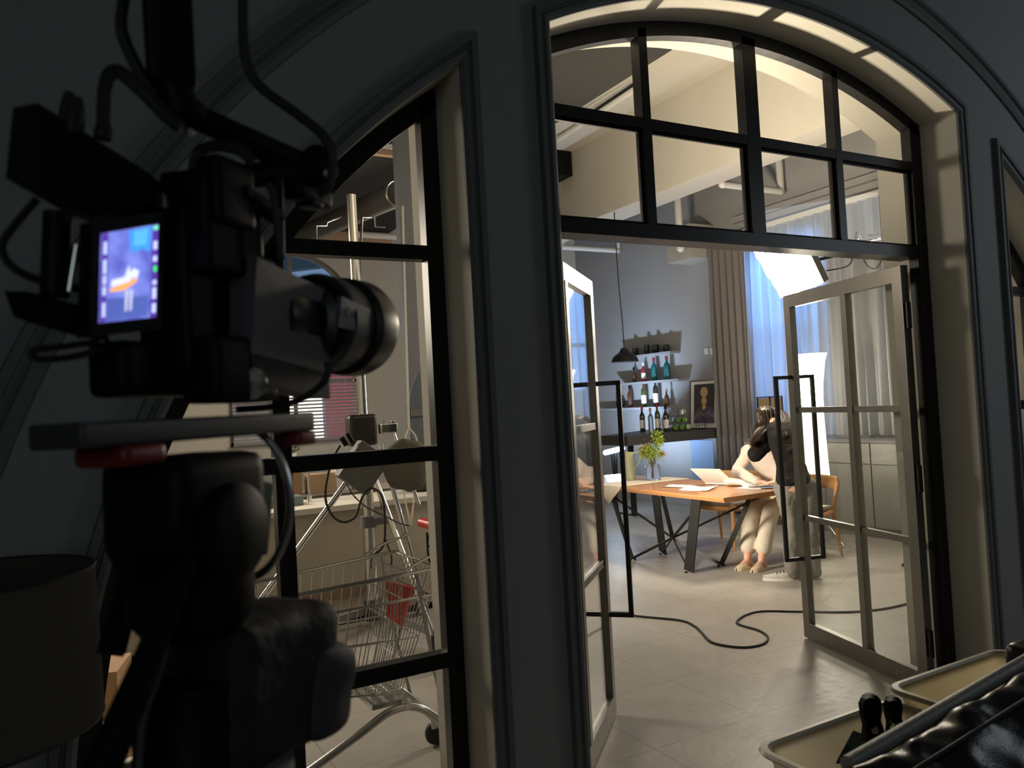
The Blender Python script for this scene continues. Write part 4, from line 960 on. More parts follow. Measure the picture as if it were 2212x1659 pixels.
# handle
mb = MB()
for y in (3.11, 3.61): mb.tube(bez([(1.18, y, .99), (1.28, y, 1.03), (1.40, y, 1.06), (1.47, y, 1.115)], 5), .0065, 8)
mb.build('handle_bracket', ZN, ct, True)
MB().cyl((1.475, 3.12, 1.11), (1.475, 3.60, 1.11), .023, n=16).build('handle', M['red'], ct, True)
mb = MB(); mb.tube(bez([(1.48, 3.50, 1.10), (1.45, 3.48, 1.02), (1.49, 3.47, 1.0), (1.47, 3.42, .92), (1.42, 3.40, .96), (1.44, 3.46, 1.08)], 5), .005, 6); mb.build('coin_lock_wire', M['black'], ct, True)
# chassis
for y, yw in ((3.16, 3.08), (3.56, 3.68)):
    lg = MB().tube(bez([(1.52, yw, .13), (1.36, y, .30), (1.24, y, .405), (1.12, y, .42), (.98, y, .36), (.70, y, .24), (.46, y, .16)], 6), .017, 10).build('chassis_tube', ZN, ct, True)
    for x, yy2 in ((1.53, yw), (.46, y)):
        MB().lathe([(.02, -.014), (.058, -.012), (.062, 0), (.058, .012), (.02, .014)], (x, yy2, .063), (0, 1, 0), 24).build('wheel', M['rubber'], lg, True)
        MB().box((x-.01, yy2, .115), (.05, .045, .06), None, .008).build('caster_fork', ZN, lg, True)
mb = MB(); mb.tube([(1.18, 3.14, .425), (1.18, 3.58, .425)], .012); mb.b2((1.05, 3.2, .425), (1.22, 3.5, .445)); mb.tube([(1.36, 3.16, .30), (1.30, 3.14, .62), (1.24, 3.12, .98)], .009); mb.tube([(1.36, 3.56, .30), (1.30, 3.58, .62), (1.26, 3.61, .98)], .009)
mb.build('frame_brace', ZN, ct, True)
tag(MB().box((.80, 3.40, .575), (.26, .16, .025), Matrix.Rotation(R(12), 3, 'Z'), .004).build('parcel', M['greyp']), 'flat grey parcel lying on the floor of the trolley basket', 'parcel')
tag(MB().ball((.98, 3.42, .565), (.07, .09, .04)).build('cloth_bundle', M['black'], smooth=True), 'small dark cloth bundle in the trolley basket', 'cloth')
# ================================================================== PEOPLE
def chain(mb, pts, n=14):
    """tapering limb: list of (point, radius or (rx, ry, rz)); overlapping closed balls and cones, fused by a remesh"""
    pts = [(Vector(p), r) for p, r in pts]
    for (a, ra), (b, rb) in zip(pts, pts[1:]):
        L_ = (b-a).length; k = max(2, int(L_/.018))
        for i in range(k+1):
            t = i/k; c = a.lerp(b, t)
            if isinstance(ra, tuple): rr = tuple(ra[j]*(1-t)+rb[j]*t for j in range(3))
            else: rr = (ra*(1-t)+rb*t,)*3
            mb.ball(c, rr, seg=14)
def fuse(o, vox, smooth=3):
    md = o.modifiers.new('fuse', 'REMESH'); md.mode = 'VOXEL'; md.voxel_size = vox; md.use_smooth_shade = True
    if smooth: s = o.modifiers.new('soft', 'SMOOTH'); s.iterations = smooth; s.factor = .5
def hand(mb, wrist, d, up, side, sc=1., curl=.5, spread=.12):
    """d: direction of fingers, up: back of the hand, side: direction of the thumb"""
    d, up, side = Vector(d).normalized(), Vector(up).normalized(), Vector(side).normalized(); w = Vector(wrist)
    for k in range(4):
        o = (k-1.5)*.019*sc; base = w+d*.085*sc-side*o
        chain(mb, [(w+d*.015*sc-side*o*.5, .017*sc), (base, .0125*sc)])
        L_ = (.072, .080, .074, .058)[k]*sc; q = base; dd = (d-side*o*spread*12/.1*.1).normalized(); r_ = .0088*sc
        for j, f in enumerate((.45, .32, .23)):
            dd = (dd-up*curl*(.5+.35*j)).normalized(); q2 = q+dd*L_*f; chain(mb, [(q, r_), (q2, r_*.9)]); q = q2; r_ *= .92
    q = w+d*.022*sc+side*.022*sc; dd = (side*.8+d*.7-up*.25).normalized(); r_ = .0115*sc
    for f in (.035, .028, .022): q2 = q+dd*f*sc; chain(mb, [(q, r_), (q2, r_*.9)]); q = q2; dd = (dd+d*.6).normalized(); r_ *= .9
def head(mb, c, face, up, sc=1.):
    c, f, u = Vector(c), Vector(face).normalized(), Vector(up).normalized(); s = f.cross(u).normalized(); u = s.cross(f)
    rot = Matrix((s, f, u)).transposed()
    P = lambda a, b, d_: c+s*a*sc+f*b*sc+u*d_*sc
    mb.ball(P(0, -.012, .02), (.074*sc, .092*sc, .092*sc), rot, 24); mb.ball(P(0, .028, -.035), (.058*sc, .062*sc, .075*sc), rot, 20)
    mb.ball(P(0, .068, -.088), (.026*sc, .022*sc, .02*sc), rot); mb.ball(P(0, .094, -.018), (.010*sc, .016*sc, .018*sc), rot); mb.ball(P(0, .088, .005), (.007*sc, .012*sc, .024*sc), rot)
    mb.ball(P(0, .086, -.053), (.022*sc, .010*sc, .007*sc), rot); mb.ball(P(0, .084, -.063), (.018*sc, .010*sc, .007*sc), rot)
    for e in (-1, 1):
        mb.ball(P(e*.076, -.005, -.012), (.008*sc, .016*sc, .028*sc), rot); mb.ball(P(e*.036, .066, -.03), (.022*sc, .018*sc, .02*sc), rot)
    return P, rot
def face_bits(par, P, rot, sc=1.):
    for e in (-1, 1):
        MB().ball(P(e*.030, .080, .003), (.013*sc, .007*sc, .007*sc), rot, 14).build('eye', M['paper'], par, True)
        MB().ball(P(e*.030, .0855, .003), (.006*sc, .003*sc, .006*sc), rot, 12).build('iris', M['hair'], par, True)
        MB().ball(P(e*.030, .087, .024), (.017*sc, .005*sc, .004*sc), rot, 12).build('eyebrow', M['hair'], par, True)
    MB().ball(P(0, .0935, -.058), (.020*sc, .005*sc, .007*sc), rot, 14).build('lips', mat('lips', (.55, .20, .18), .4), par, True)
def strands(name, par, m, roots, n, r=.0035, seed=1, wob=.012):
    """roots: list of guide polylines; n tubes jittered around each guide"""
    random.seed(seed); mb = MB()
    for g in roots:
        g = [Vector(p) for p in g]
        for _ in range(n):
            j = Vector((random.gauss(0, wob), random.gauss(0, wob), random.gauss(0, wob*.6)))
            pts = bez([p+j*(.35+.65*i/(len(g)-1))+Vector((random.gauss(0, wob*.25), random.gauss(0, wob*.25), 0)) for i, p in enumerate(g)], 4)
            N = len(pts); mb.tube(pts, [r*(1-.75*(i/(N-1))**2) for i in range(N)], 5)
    return mb.build(name, m, par, True)
# ---------------------------------------------------------------- seated person in cream
S = thing('person', 'seated person in cream cardigan and trousers with a hand on the lap', 'person', (6.1, 5.6, 0))
hipL, hipR = Vector((6.30, 5.74, .53)), Vector((6.30, 5.52, .53))
knL, knR = at(1622, 1106, x=5.84), at(1665, 1102, x=5.90); knL.z = knR.z = .525
anL, anR = Vector((5.555, 5.535, .10)), Vector((5.60, 5.40, .10))
pel = Vector((6.31, 5.64, .56)); wai = Vector((6.29, 5.74, .74)); che = Vector((6.25, 5.87, .94)); nk = Vector((6.19, 5.82, 1.12)); hd_ = Vector((6.17, 5.74, 1.25))
shL, shR = Vector((6.18, 6.05, 1.05)), Vector((6.25, 5.69, 1.055))
elL, elR = Vector((6.01, 6.06, .85)), Vector((6.24, 5.52, .80))
wrL, wrR = Vector((5.96, 5.74, .775)), Vector((6.06, 5.56, .615))
mb = MB()
chain(mb, [(pel, (.12, .165, .11)), (wai, (.095, .135, .10)), (che, (.10, .155, .11)), ((shL+shR)/2, (.07, .14, .06))])
chain(mb, [((shL+shR)/2, .055), (nk, .048), (hd_-Vector((0, 0, .06)), .045)])
for h, k_, a_ in ((hipL, knL, anL), (hipR, knR, anR)): chain(mb, [(h, .085), (k_, .056), (k_.lerp(a_, .3), .052), (a_, .036)])
for s_, e_, w_ in ((shL, elL, wrL), (shR, elR, wrR)): chain(mb, [(s_, .048), (s_.lerp(e_, .5), .042), (e_, .035), (w_, .025)])
for a_, dx in ((anL, Vector((-1, -.15, 0))), (anR, Vector((-1, -.25, 0)))):
    dx.normalize(); chain(mb, [(a_, .036), (a_-Vector((0, 0, .055))+dx*-.03, .030)]); chain(mb, [(a_-Vector((0, 0, .03)), .034), (a_-Vector((0, 0, .068))+dx*.11, .024), (a_-Vector((0, 0, .076))+dx*.15, .018)])
hand(mb, wrR, (-.85, .2, -.35), (-.2, 0, 1), (.1, 1, 0), .92, .30)
hand(mb, wrL, (.1, -1, -.1), (0, 0, 1), (-1, 0, 0), .92, .25)
P_, rt_ = head(mb, hd_, (-.95, -.1, -.1), (0, 0, 1))
body = mb.build('body', M['skin'], S, True); fuse(body, .0075, 3)
face_bits(S, P_, rt_)
cream = mat('cream_knit', (.62, .53, .46), .9, bump=.25, bscale=160, sheen=.2); trou = mat('cream_trousers', (.66, .60, .49), .8, bump=.1, bscale=200)
mb = MB()
chain(mb, [(pel+Vector((.02, 0, .06)), (.14, .19, .10)), (wai, (.125, .175, .11)), (che, (.128, .195, .12)), ((shL+shR)/2-Vector((0, 0, .01)), (.088, .17, .055))])
for s_, e_, w_ in ((shL, elL, wrL), (shR, elR, wrR)): chain(mb, [(s_, .068), (s_.lerp(e_, .5), .062), (e_, .056), (w_.lerp(e_, .08), .042)])
o = mb.build('cardigan', cream, S, True); fuse(o, .011, 3); fold(o, .035)
mb = MB()
chain(mb, [(pel, (.135, .18, .115)), (pel+Vector((-.05, 0, .0)), (.12, .17, .10))])
for h, k_, a_ in ((hipL, knL, anL), (hipR, knR, anR)): chain(mb, [(h, .105), (k_+Vector((.02, 0, .005)), .084), (k_.lerp(a_, .35), .080), (k_.lerp(a_, .80), .074)])
o = mb.build('trousers', trou, S, True); fuse(o, .010, 3); fold(o, .016)
for a_, dx in ((anL, Vector((-1, -.15, 0))), (anR, Vector((-1, -.25, 0)))):
    dx.normalize(); sdv = Vector((-dx.y, dx.x, 0)); mb = MB(); g = a_.copy(); g.z = 0
    rows = []
    for i in range(13):
        t = i/12; c = g+dx*(-.055+.235*t); w_ = .046*(1-.25*abs(t-.55))*(1 if t < .8 else math.sqrt(max(.02, 1-((t-.8)/.2)**2))); h_ = .020 if t < .38 else (.074-.045*(t-.38)/.62)
        rows.append([c+sdv*w_*math.cos(b)+Vector((0, 0, .004+h_*max(0, math.sin(b)))) for b in [math.pi*k/10 for k in range(11)]]+[c-sdv*w_+Vector((0, 0, 0)), c+sdv*w_])
    mb.grid(rows, closed=True); mb.bm.faces.new([v for v in mb.bm.verts[:]][:13]) if False else None
    mb.build('shoe', mat('cream_slipper', (.75, .64, .42), .4, coat=.2), S, True)
strands('hair', S, M['hair'], [[hd_+Vector((.05*math.cos(t)-.0, .06*math.sin(t), .115)), hd_+Vector((.10*abs(math.cos(t))+.0, .095*math.sin(t), .03)), hd_+Vector((.10, .09*math.sin(t), -.10)), hd_+Vector((.11, .08*math.sin(t), -.24))] for t in [math.pi*k/9-math.pi/2 for k in range(10)]], 26, .0045, 2)
mb = MB(); mb.ball(hd_+Vector((.022, 0, .035)), (.092, .083, .098)); mb.build('hair_crown', M['hair'], S, True)
# lavalier cord at the neckline
MB().tube(bez([nk+Vector((-.08, -.09, -.06)), nk+Vector((-.125, 0, -.10)), nk+Vector((-.09, .08, -.06))], 5), .004, 5).build('neck_cord', M['black'], S, True)
# ---------------------------------------------------------------- standing person in black jacket, bent over the table end
B = thing('person', 'standing person in dark jacket and grey trousers bending over the seated one', 'person', (5.5, 4.95, 0))
A = lambda px, py, y: at(px, py, y=y)
hipc = A(1716, 1052, 4.96); hl, hr = hipc+Vector((-.07, .05, -.01)), hipc+Vector((.09, -.06, -.01))
wst = A(1708, 1005, 5.02); chs = A(1697, 955, 5.12); shc = A(1688, 928, 5.20); nck = A(1672, 912, 5.30); hdc = A(1656, 905, 5.42)
kF, kR = A(1712, 1142, 4.93), A(1750, 1135, 4.84); aF, aR = A(1708, 1232, 4.93), A(1752, 1216, 4.86); aF.z = .10; aR.z = .10
sL, sR = A(1668, 945, 5.34), A(1712, 934, 5.10); eL, eR = A(1632, 980, 5.42), A(1712, 985, 5.33); wL, wR = A(1650, 955, 5.62), A(1674, 1042, 5.55); wR.z = .775
wL = Vector((5.95, 5.62, 1.13))
mb = MB()
chain(mb, [(hipc, (.15, .12, .10)), (wst, (.115, .10, .09)), (chs, (.14, .11, .11)), (shc, (.13, .10, .08))]); chain(mb, [(shc, .06), (nck, .048), (hdc, .046)])
for h_, k_, a_ in ((hl, kF, aF), (hr, kR, aR)): chain(mb, [(h_, .085), (k_, .055), (k_.lerp(a_, .3), .052), (a_, .036)])
for a_, dx in ((aF, Vector((-.75, .65, 0))), (aR, Vector((-.6, .75, 0)))):
    dx.normalize(); chain(mb, [(a_, .036), (a_-Vector((0, 0, .06))-dx*.03, .032)]); chain(mb, [(a_-Vector((0, 0, .04)), .034), (a_-Vector((0, 0, .065))+dx*.13, .026)])
for s_, e_, w_ in ((sL, eL, wL), (sR, eR, wR)): chain(mb, [(s_, .05), (s_.lerp(e_, .5), .042), (e_, .036), (w_, .025)])
hand(mb, wR, (.1, .95, -.18), (0, .1, 1), (-1, .1, 0), .95, .2)
hand(mb, wL, (.5, .55, .5), (-.5, -.4, .6), (-.3, .3, .9), .92, .5)
P2, rt2 = head(mb, hdc, (.72, .55, -.42), (.25, .35, .88))
body = mb.build('body', M['skin'], B, True); fuse(body, .0075, 3)
face_bits(B, P2, rt2)
jk = mat('black_jacket', (.014, .013, .012), .8, bump=.2, bscale=120, spec=.15); gt = mat('grey_trousers', (.20, .19, .175), .75, bump=.15, bscale=150)
mb = MB()
chain(mb, [(hipc+Vector((0, 0, .045)), (.165, .135, .06)), (wst, (.14, .12, .10)), (chs, (.165, .13, .12)), (shc, (.155, .12, .09))])
for s_, e_, w_ in ((sL, eL, wL), (sR, eR, wR)): chain(mb, [(shc.lerp(s_, .6), .075), (s_, .078), (s_.lerp(e_, .5), .074), (e_, .072), (e_.lerp(w_, .45), .06)])
o = mb.build('jacket', jk, B, True); fuse(o, .011, 3); fold(o, .035)
mb = MB(); chain(mb, [(hipc+Vector((0, 0, .03)), (.155, .125, .08)), (hipc-Vector((0, 0, .06)), (.15, .12, .08))])
for h_, k_, a_ in ((hl, kF, aF), (hr, kR, aR)): chain(mb, [(h_, .092), (k_, .070), (k_.lerp(a_, .5), .075), (a_+Vector((.01, -.01, .02)), .070), (a_+Vector((.015, -.015, -.035)), .062)])
o = mb.build('trousers', gt, B, True); fuse(o, .011, 3); fold(o, .035)
for a_, dx in ((aF, Vector((-.75, .65, 0))), (aR, Vector((-.6, .75, 0)))):
    dx.normalize(); sdv = Vector((-dx.y, dx.x, 0)); g = a_+dx*.02; g.z = 0
    def loft(z0, hs, wsc, nm, m_, par):
        mb = MB(); rows = []
        for i in range(15):
            t = i/14; c = g+dx*(-.075+.29*t); w_ = wsc*(.034+.012*math.sin(math.pi*t))*math.sin(math.pi*min(.97, max(.06, t)))**.3
            h_ = hs*(.085-.05*t) if hs > 0 else .03
            rows.append([c+sdv*w_*math.cos(b)+Vector((0, 0, z0+(h_*max(0, math.sin(b))**.6))) for b in [math.pi*k/10 for k in range(11)]]+[c-sdv*w_+Vector((0, 0, z0-.0)), c+sdv*w_+Vector((0, 0, z0))])
        mb.grid(rows, closed=True); return mb.build(nm, m_, par, True)
    sh = loft(.012, 1, 1, 'sneaker', mat('silver_sneaker', (.62, .60, .55), .4, var=.3, scale=40), B)
    mb = MB(); rows = [[g+dx*(-.08+.30*t/14)+sdv*w2*(.036+.013*math.sin(math.pi*t/14))*math.sin(math.pi*min(.97, max(.05, t/14)))**.3+Vector((0, 0, z)) for (w2, z) in ((-1.05, .001), (1.05, .001), (1.0, .022), (-1.0, .022))] for t in range(15)]
    mb.grid(rows, closed=True); mb.build('sole', M['paper'], sh, True)
    mb = MB()
    for t in (.3, .4, .5, .6): c = g+dx*(-.075+.29*t)+Vector((0, 0, .085-.05*t+.022)); mb.tube([c-sdv*.03-Vector((0, 0, .016)), c, c+sdv*.03-Vector((0, 0, .016))], .003, 5)
    mb.build('laces', M['blackmetal'], sh)
# long hair falling forward on both sides of the face
g_ = []
for k in range(16):
    t = 2*math.pi*k/16; o1 = Vector((.035*math.cos(t), .035*math.sin(t), 0)); o2 = Vector((.088*math.cos(t), .088*math.sin(t), 0))
    top = hdc+Vector((-.01, -.01, .115)); side = hdc+o2+Vector((-.02, -.02, .01))
    fall = A(1637+math.cos(t)*12, 962+12*math.sin(t), 5.36+.05*math.sin(t)); g_.append([top+o1, hdc+o2*1.0+Vector((-.02, -.02, .075)), side-Vector((0, 0, .05)), side.lerp(fall, .6), fall])
strands('hair', B, M['hair'], g_, 34, .005, 4, .014)
mb = MB(); mb.ball(hdc+Vector((-.022, -.022, .022)), (.096, .096, .098)); mb.build('hair_crown', M['hair'], B, True)
g_ = [[hdc+Vector((-.03, -.05, .07)), A(1680, 890, 5.34)+Vector((.02*k, 0, 0)), A(1690, 915, 5.2)+Vector((.03*k, 0, 0)), A(1694, 945, 5.08)+Vector((.02*k, 0, 0))] for k in range(-2, 4)]
strands('hair_back', B, M['hair'], g_, 26, .0045, 6, .018)
# ================================================================== DARK ROOM FOREGROUND
# local frame of the camera rig: fwd points from the screen to the lens
O = Vector((.050, .80, 1.735)); FW_ = Vector((.75, .66, 0)).normalized(); LF = Vector((-FW_.y, FW_.x, 0)); UP = Vector((0, 0, 1))
def G(f, l, u): return O+FW_*f+LF*l+UP*u
RM = Matrix((FW_, LF, UP)).transposed()
def gbox(mb, c, s, bev=.004, tilt=None): return mb.box(G(*c), s, RM if tilt is None else RM @ tilt, bev)
bk_ = M['black']
cine = thing('cinema_camera', 'black cinema camera seen from behind, lit screen facing the viewer', 'camera', G(.12, 0, -.09))
mb = MB(); gbox(mb, (.175, .055, .030), (.11, .11, .15), .01); gbox(mb, (.17, .045, .12), (.10, .07, .03), .006); mb.build('body', bk_, cine, True)
mb = MB()
for k in range(5): mb.cyl(G(.13+.018*k, .001, .07), G(.13+.018*k, -.005, .07), .005, n=10)
mb.build('button', M['greyp'], cine, True)
# screen: measured corners on its own plane
sc_ = [at(213, 698, y=.800), at(335, 685, y=.835), at(340, 484, y=.835), at(218, 505, y=.800)]
sn = (sc_[1]-sc_[0]).cross(sc_[3]-sc_[0]).normalized(); sn = sn if sn.y < 0 else -sn
cs = (sc_[0]+sc_[1]+sc_[2]+sc_[3])/4
MB().prism([cs+(p-cs)*1.28+sn*-.001 for p in sc_], -sn*.016).build('screen_housing', bk_, cine)
def scr_mat():
    m = bpy.data.materials.new('monitor_picture'); m.use_nodes = True; n = m.node_tree.nodes; L = m.node_tree.links; n.remove(n['Principled BSDF'])
    e = n.new('ShaderNodeEmission'); tc = n.new('ShaderNodeTexCoord'); nz = n.new('ShaderNodeTexNoise'); nz.inputs['Scale'].default_value = 38; nz.inputs['Detail'].default_value = 3
    L.new(tc.outputs['Object'], nz.inputs[0]); cr = n.new('ShaderNodeValToRGB')
    cr.color_ramp.elements[0].position = .36; cr.color_ramp.elements[0].color = (.10, .11, .48, 1); cr.color_ramp.elements[1].position = .66; cr.color_ramp.elements[1].color = (.20, .25, .72, 1)
    L.new(nz.outputs['Fac'], cr.inputs[0]); L.new(cr.outputs[0], e.inputs[0]); e.inputs[1].default_value = 1.0; L.new(e.outputs[0], n['Material Output'].inputs[0]); return m
scn = MB().prism(sc_, sn*.001).build('screen', scr_mat(), cine)
def sp(u, v, w=.0016):   # u 0..1 left-right, v 0..1 bottom-top
    return (sc_[0]*(1-u)+sc_[1]*u)*(1-v)+(sc_[3]*(1-u)+sc_[2]*u)*v+sn*w
def patch(nm, poly, col, s, w=.0014):
    return MB().prism([sp(u, v, w) for u, v in poly], sn*.0002).build(nm, emis('px_'+nm+str(len(bpy.data.materials)), col, s), scn)
patch('picture_window', [(.50, .72), (.56, .76), (.62, .73), (.70, .76), (.80, .72), (.86, .74), (.88, .99), (.46, .98)], (.06, .30, .95), 1.0)
patch('picture_window', [(.55, .80), (.78, .80), (.80, .97), (.54, .96)], (.10, .45, 1.0), 1.0, .0017)
patch('picture_table', [(.16, .33), (.40, .33), (.55, .38), (.64, .42), (.60, .45), (.14, .36)], (.95, .42, .14), 1.0)
patch('picture_person', [(.16, .38), (.48, .42), (.55, .46), (.62, .44), (.66, .52), (.56, .56), (.50, .52), (.47, .60), (.40, .48), (.18, .46)], (.72, .75, .98), 1.0, .0017)
patch('picture_legs', [(.42, .10), (.46, .10), (.48, .33), (.42, .33)], (.50, .52, .72), 1.0); patch('picture_legs', [(.50, .10), (.54, .10), (.56, .33), (.50, .33)], (.50, .52, .72), 1.0)
patch('picture_floor', [(.12, .02), (.84, .03), (.84, .24), (.12, .26)], (.08, .12, .42), 1.0, .0012)
patch('menu_bar', [(.0, .0), (.10, .01), (.11, .99), (.0, 1)], (.09, .04, .34), 1.0, .0013); patch('menu_bar', [(.88, .0), (1, .0), (1, 1), (.89, 1)], (.09, .04, .34), 1.0, .0013)
for (v0, v1) in ((.06, .22), (.30, .40), (.42, .52), (.54, .70), (.76, .90)): patch('menu_text', [(.03, v0), (.08, v0), (.08, v1), (.03, v1)], (.55, .65, 1), 1.0, .0018)
for (v0, v1) in ((.05, .15), (.20, .32), (.35, .40), (.60, .66), (.73, .82)): patch('menu_text', [(.91, v0), (.98, v0), (.98, v1), (.91, v1)], (.55, .65, 1), 1.0, .0018)
patch('record_mark', [(.92, .49), (.98, .49), (.98, .55), (.92, .55)], (.05, .8, .12), 1.0, .0019); patch('status_mark', [(.90, .94), (.99, .94), (.99, .99), (.90, .99)], (.2, .8, .55), 1.0, .0019)
# lens
ln = mat('lens_barrel', (.010, .010, .010), .36, .1)
lc = G(.20, 0, .035)
MB().lathe([(.040, 0), (.042, .03), (.040, .035), (.040, .07), (.052, .075), (.052, .10), (.048, .10)], lc, FW_, 40).build('lens_mount', ln, cine, True)
mb = MB(); mb.lathe([(.058, .085), (.060, .09), (.060, .15), (.058, .155), (.058, .16), (.066, .165), (.067, .20), (.064, .21), (.058, .21), (.055, .17)], lc, FW_, 48); mb.build('lens', ln, cine, True)
mb = MB(); mb.lathe([(.0612, .10), (.063, .102), (.063, .128), (.0612, .13)], lc, FW_, 64)
mb.build('focus_ring', mat('slate_ring', (.075, .085, .09), .5), cine, True)
MB().lathe([(.001, .172), (.03, .176), (.054, .170)], lc, FW_, 32).build('front_element', M['clear'], cine, True)
# grey side box (wireless matte box shell)
bxm = mat('grey_anodised', (.075, .072, .068), .5)
a4 = [at(543, 762, y=.86), at(711, 808, y=.965), at(716, 632, y=.965), at(556, 555, y=.86)]
nb = (a4[1]-a4[0]).cross(a4[3]-a4[0]).normalized(); nb = nb if nb.y > 0 else -nb
MB().prism(a4, nb*.05).build('matte_box', bxm, cine)
MB().prism([a4[0]+Vector((0, 0, -.001)), a4[1]+Vector((0, 0, -.001)), a4[1]+nb*.05, a4[0]+nb*.05], (0, 0, -.03)).build('matte_box_foot', bk_, cine)
# perforated bracket in front
c4 = [at(732, 706, y=.93), at(797, 722, y=.975), at(800, 668, y=.975), at(738, 640, y=.93)]
brk = MB().prism(c4, nb*.006).build('rod_bracket', mat('bracket_grey', (.16, .165, .165), .4, .6), cine)
for t in (.25, .55, .82):
    q = (c4[0]*(1-t)+c4[1]*t).lerp(c4[3]*(1-t)+c4[2]*t, .55)-nb*.001; MB().lathe([(.006, 0), (.006, .0015)], q, nb, 16).build('hole', bk_, brk)
# top frame: cage, handle and side items
mb = MB(); gbox(mb, (.16, .045, .158), (.16, .03, .016)); mb.build('cage_bar', bk_, cine, True)
mb = MB(); mb.cyl(at(520, 415, y=.86), at(600, 470, y=.9), .010); mb.cyl(at(600, 380, y=.9), at(604, 560, y=.9), .006); gb = at(490, 420, y=.86); mb.box(gb, (.06, .03, .07), RM, .008); mb.build('cage_arm', bk_, cine, True)
mb = MB(); q = at(535, 830, y=.88); mb.lathe([(.014, -.02), (.017, -.018), (.017, .018), (.014, .02)], q, (0, -1, 0), 20); mb.build('lens_knob', M['chrome'], cine, True)
mb = MB(); q = at(500, 800, y=.88); mb.box(q, (.10, .05, .07), RM, .01); q = at(320, 800, y=.88); mb.box(q, (.11, .05, .055), RM, .012); q = at(450, 640, y=.90); mb.box(q, (.12, .05, .17), RM, .008); q = at(470, 500, y=.88); mb.box(q, (.09, .05, .10), RM, .008); mb.build('battery_pack', bk_, cine, True)
# wireless transmitter and top-left boxes
tx = thing('video_transmitter', 'black box with stubby aerials mounted at the upper left of the camera rig', 'transmitter', at(170, 400, y=.80))
poly = [at(28, 232, y=.80), at(82, 222, y=.80), at(320, 372, y=.83), at(322, 440, y=.83), at(200, 470, y=.82), at(95, 432, y=.80), at(12, 385, y=.80)]
MB().prism(poly, (.02, .05, 0)).build('body', bk_, tx)
for (px, py, px2, py2, r_) in ((158, 290, 163, 212, .009), (222, 300, 226, 268, .008), (140, 270, 150, 200, .006)):
    MB().tube([at(px, py, y=.815), at((px+px2)/2, (py+py2)/2, y=.815), at(px2, py2, y=.815)], [r_, r_*1.1, r_*.7], 10).build('aerial', M['rubber'], tx, True)
mb = MB(); mb.cyl(at(125, 460, y=.82), at(118, 640, y=.82), .012); mb.build('mounting_rod', bk_, tx, True)
MB().cyl(at(166, 530, y=.815), at(150, 630, y=.815), .0035).build('metal_rod', M['chrome'], tx, True)
MB().prism([at(8, 628, y=.80), at(60, 630, y=.80), at(205, 668, y=.82), at(215, 730, y=.83), at(130, 715, y=.81), at(30, 685, y=.80)], (.01, .04, 0)).build('side_grip', bk_, tx)
# articulating arm
aa = thing('articulating_arm', 'black jointed arm coming down from above to the round knob over the lens', 'arm', at(690, 370, y=.93))
J1, J2, J3, TOP = at(385, 235, y=.86), at(672, 368, y=.94), at(360, 398, y=.86), at(352, -150, y=.84)
MB().bar(TOP, at(372, 190, y=.86), .046, .03, up=(0, 1, 0), bev=.006).build('upper_arm', bk_, aa, True)
MB().tube([at(375, 190, y=.86), J1, J1.lerp(J2, .12)], [.020, .022, .016], 14).build('joint', bk_, aa, True)
MB().tube([J1, J2], [.013, .017], 14).build('middle_arm', bk_, aa, True)
MB().tube([J2, J3], [.016, .012], 14).build('lower_arm', bk_, aa, True)
kb = MB(); kb.lathe([(.018, -.028), (.024, -.024), (.024, .022), (.018, .026)], J2, (.3, -1, .1), 24); kb.build('knob', bk_, aa, True)
kb = MB(); kb.box(at(665, 420, y=.95), (.07, .03, .025), RM, .008); kb.box(at(668, 432, y=.95), (.03, .025, .02), RM, .006); kb.build('clamp', bk_, aa, True)
MB().lathe([(.005, 0), (.006, .004), (.004, .008)], at(702, 378, y=.915), (0, -1, 0), 12).build('screw', M['chrome'], aa, True)
MB().lathe([(.004, 0), (.005, .004), (.003, .006)], at(410, 288, y=.84), (0, -1, 0), 12).build('screw', M['chrome'], aa, True)
# cables of the rig
Yc = .86
cable([at(*p, y=Yc) for p in ((525, -60), (525, 60), (532, 130), (560, 185), (640, 245), (695, 290), (718, 335), (712, 400), (690, 420))], .0055, 'black cable falling from above and curling round the arm knob')
cable([at(*p, y=Yc) for p in ((280, -60), (262, 40), (270, 90), (305, 160), (345, 210), (385, 235))], .0065, 'black cable hanging beside the upper arm, its left neighbour')
cable([at(*p, y=.83) for p in ((222, 285), (225, 200), (238, 160), (262, 158), (300, 190), (350, 240), (390, 275))], .007, 'thick black cable arching from the transmitter to the arm joint')
cable([at(*p, y=.83) for p in ((80, 430), (30, 490), (5, 530), (20, 570), (70, 600), (150, 620), (210, 632))], .004, 'thin black cable bowing out at the left edge below the transmitter')
cable([at(*p, y=.83) for p in ((215, 738), (140, 748), (80, 755), (68, 766), (90, 776), (160, 770), (225, 752))], .0035, 'thin black cable looped below the side grip', None)
cable([at(*p, y=Yc) for p in ((418, 370), (425, 335), (445, 320), (480, 315), (520, 325), (548, 350))], .0065, 'short black cable arching over the lower arm')
cable([at(*p, y=.86) for p in ((580, 395), (592, 430), (600, 500), (608, 560))], .004, 'thin black cable hanging from the lower arm above the grey box')
cable([at(*p, y=.92) for p in ((510, 885), (590, 878), (650, 862), (695, 830), (710, 800), (706, 780))], .0045, 'black cable drooping under the lens in front of the blind')
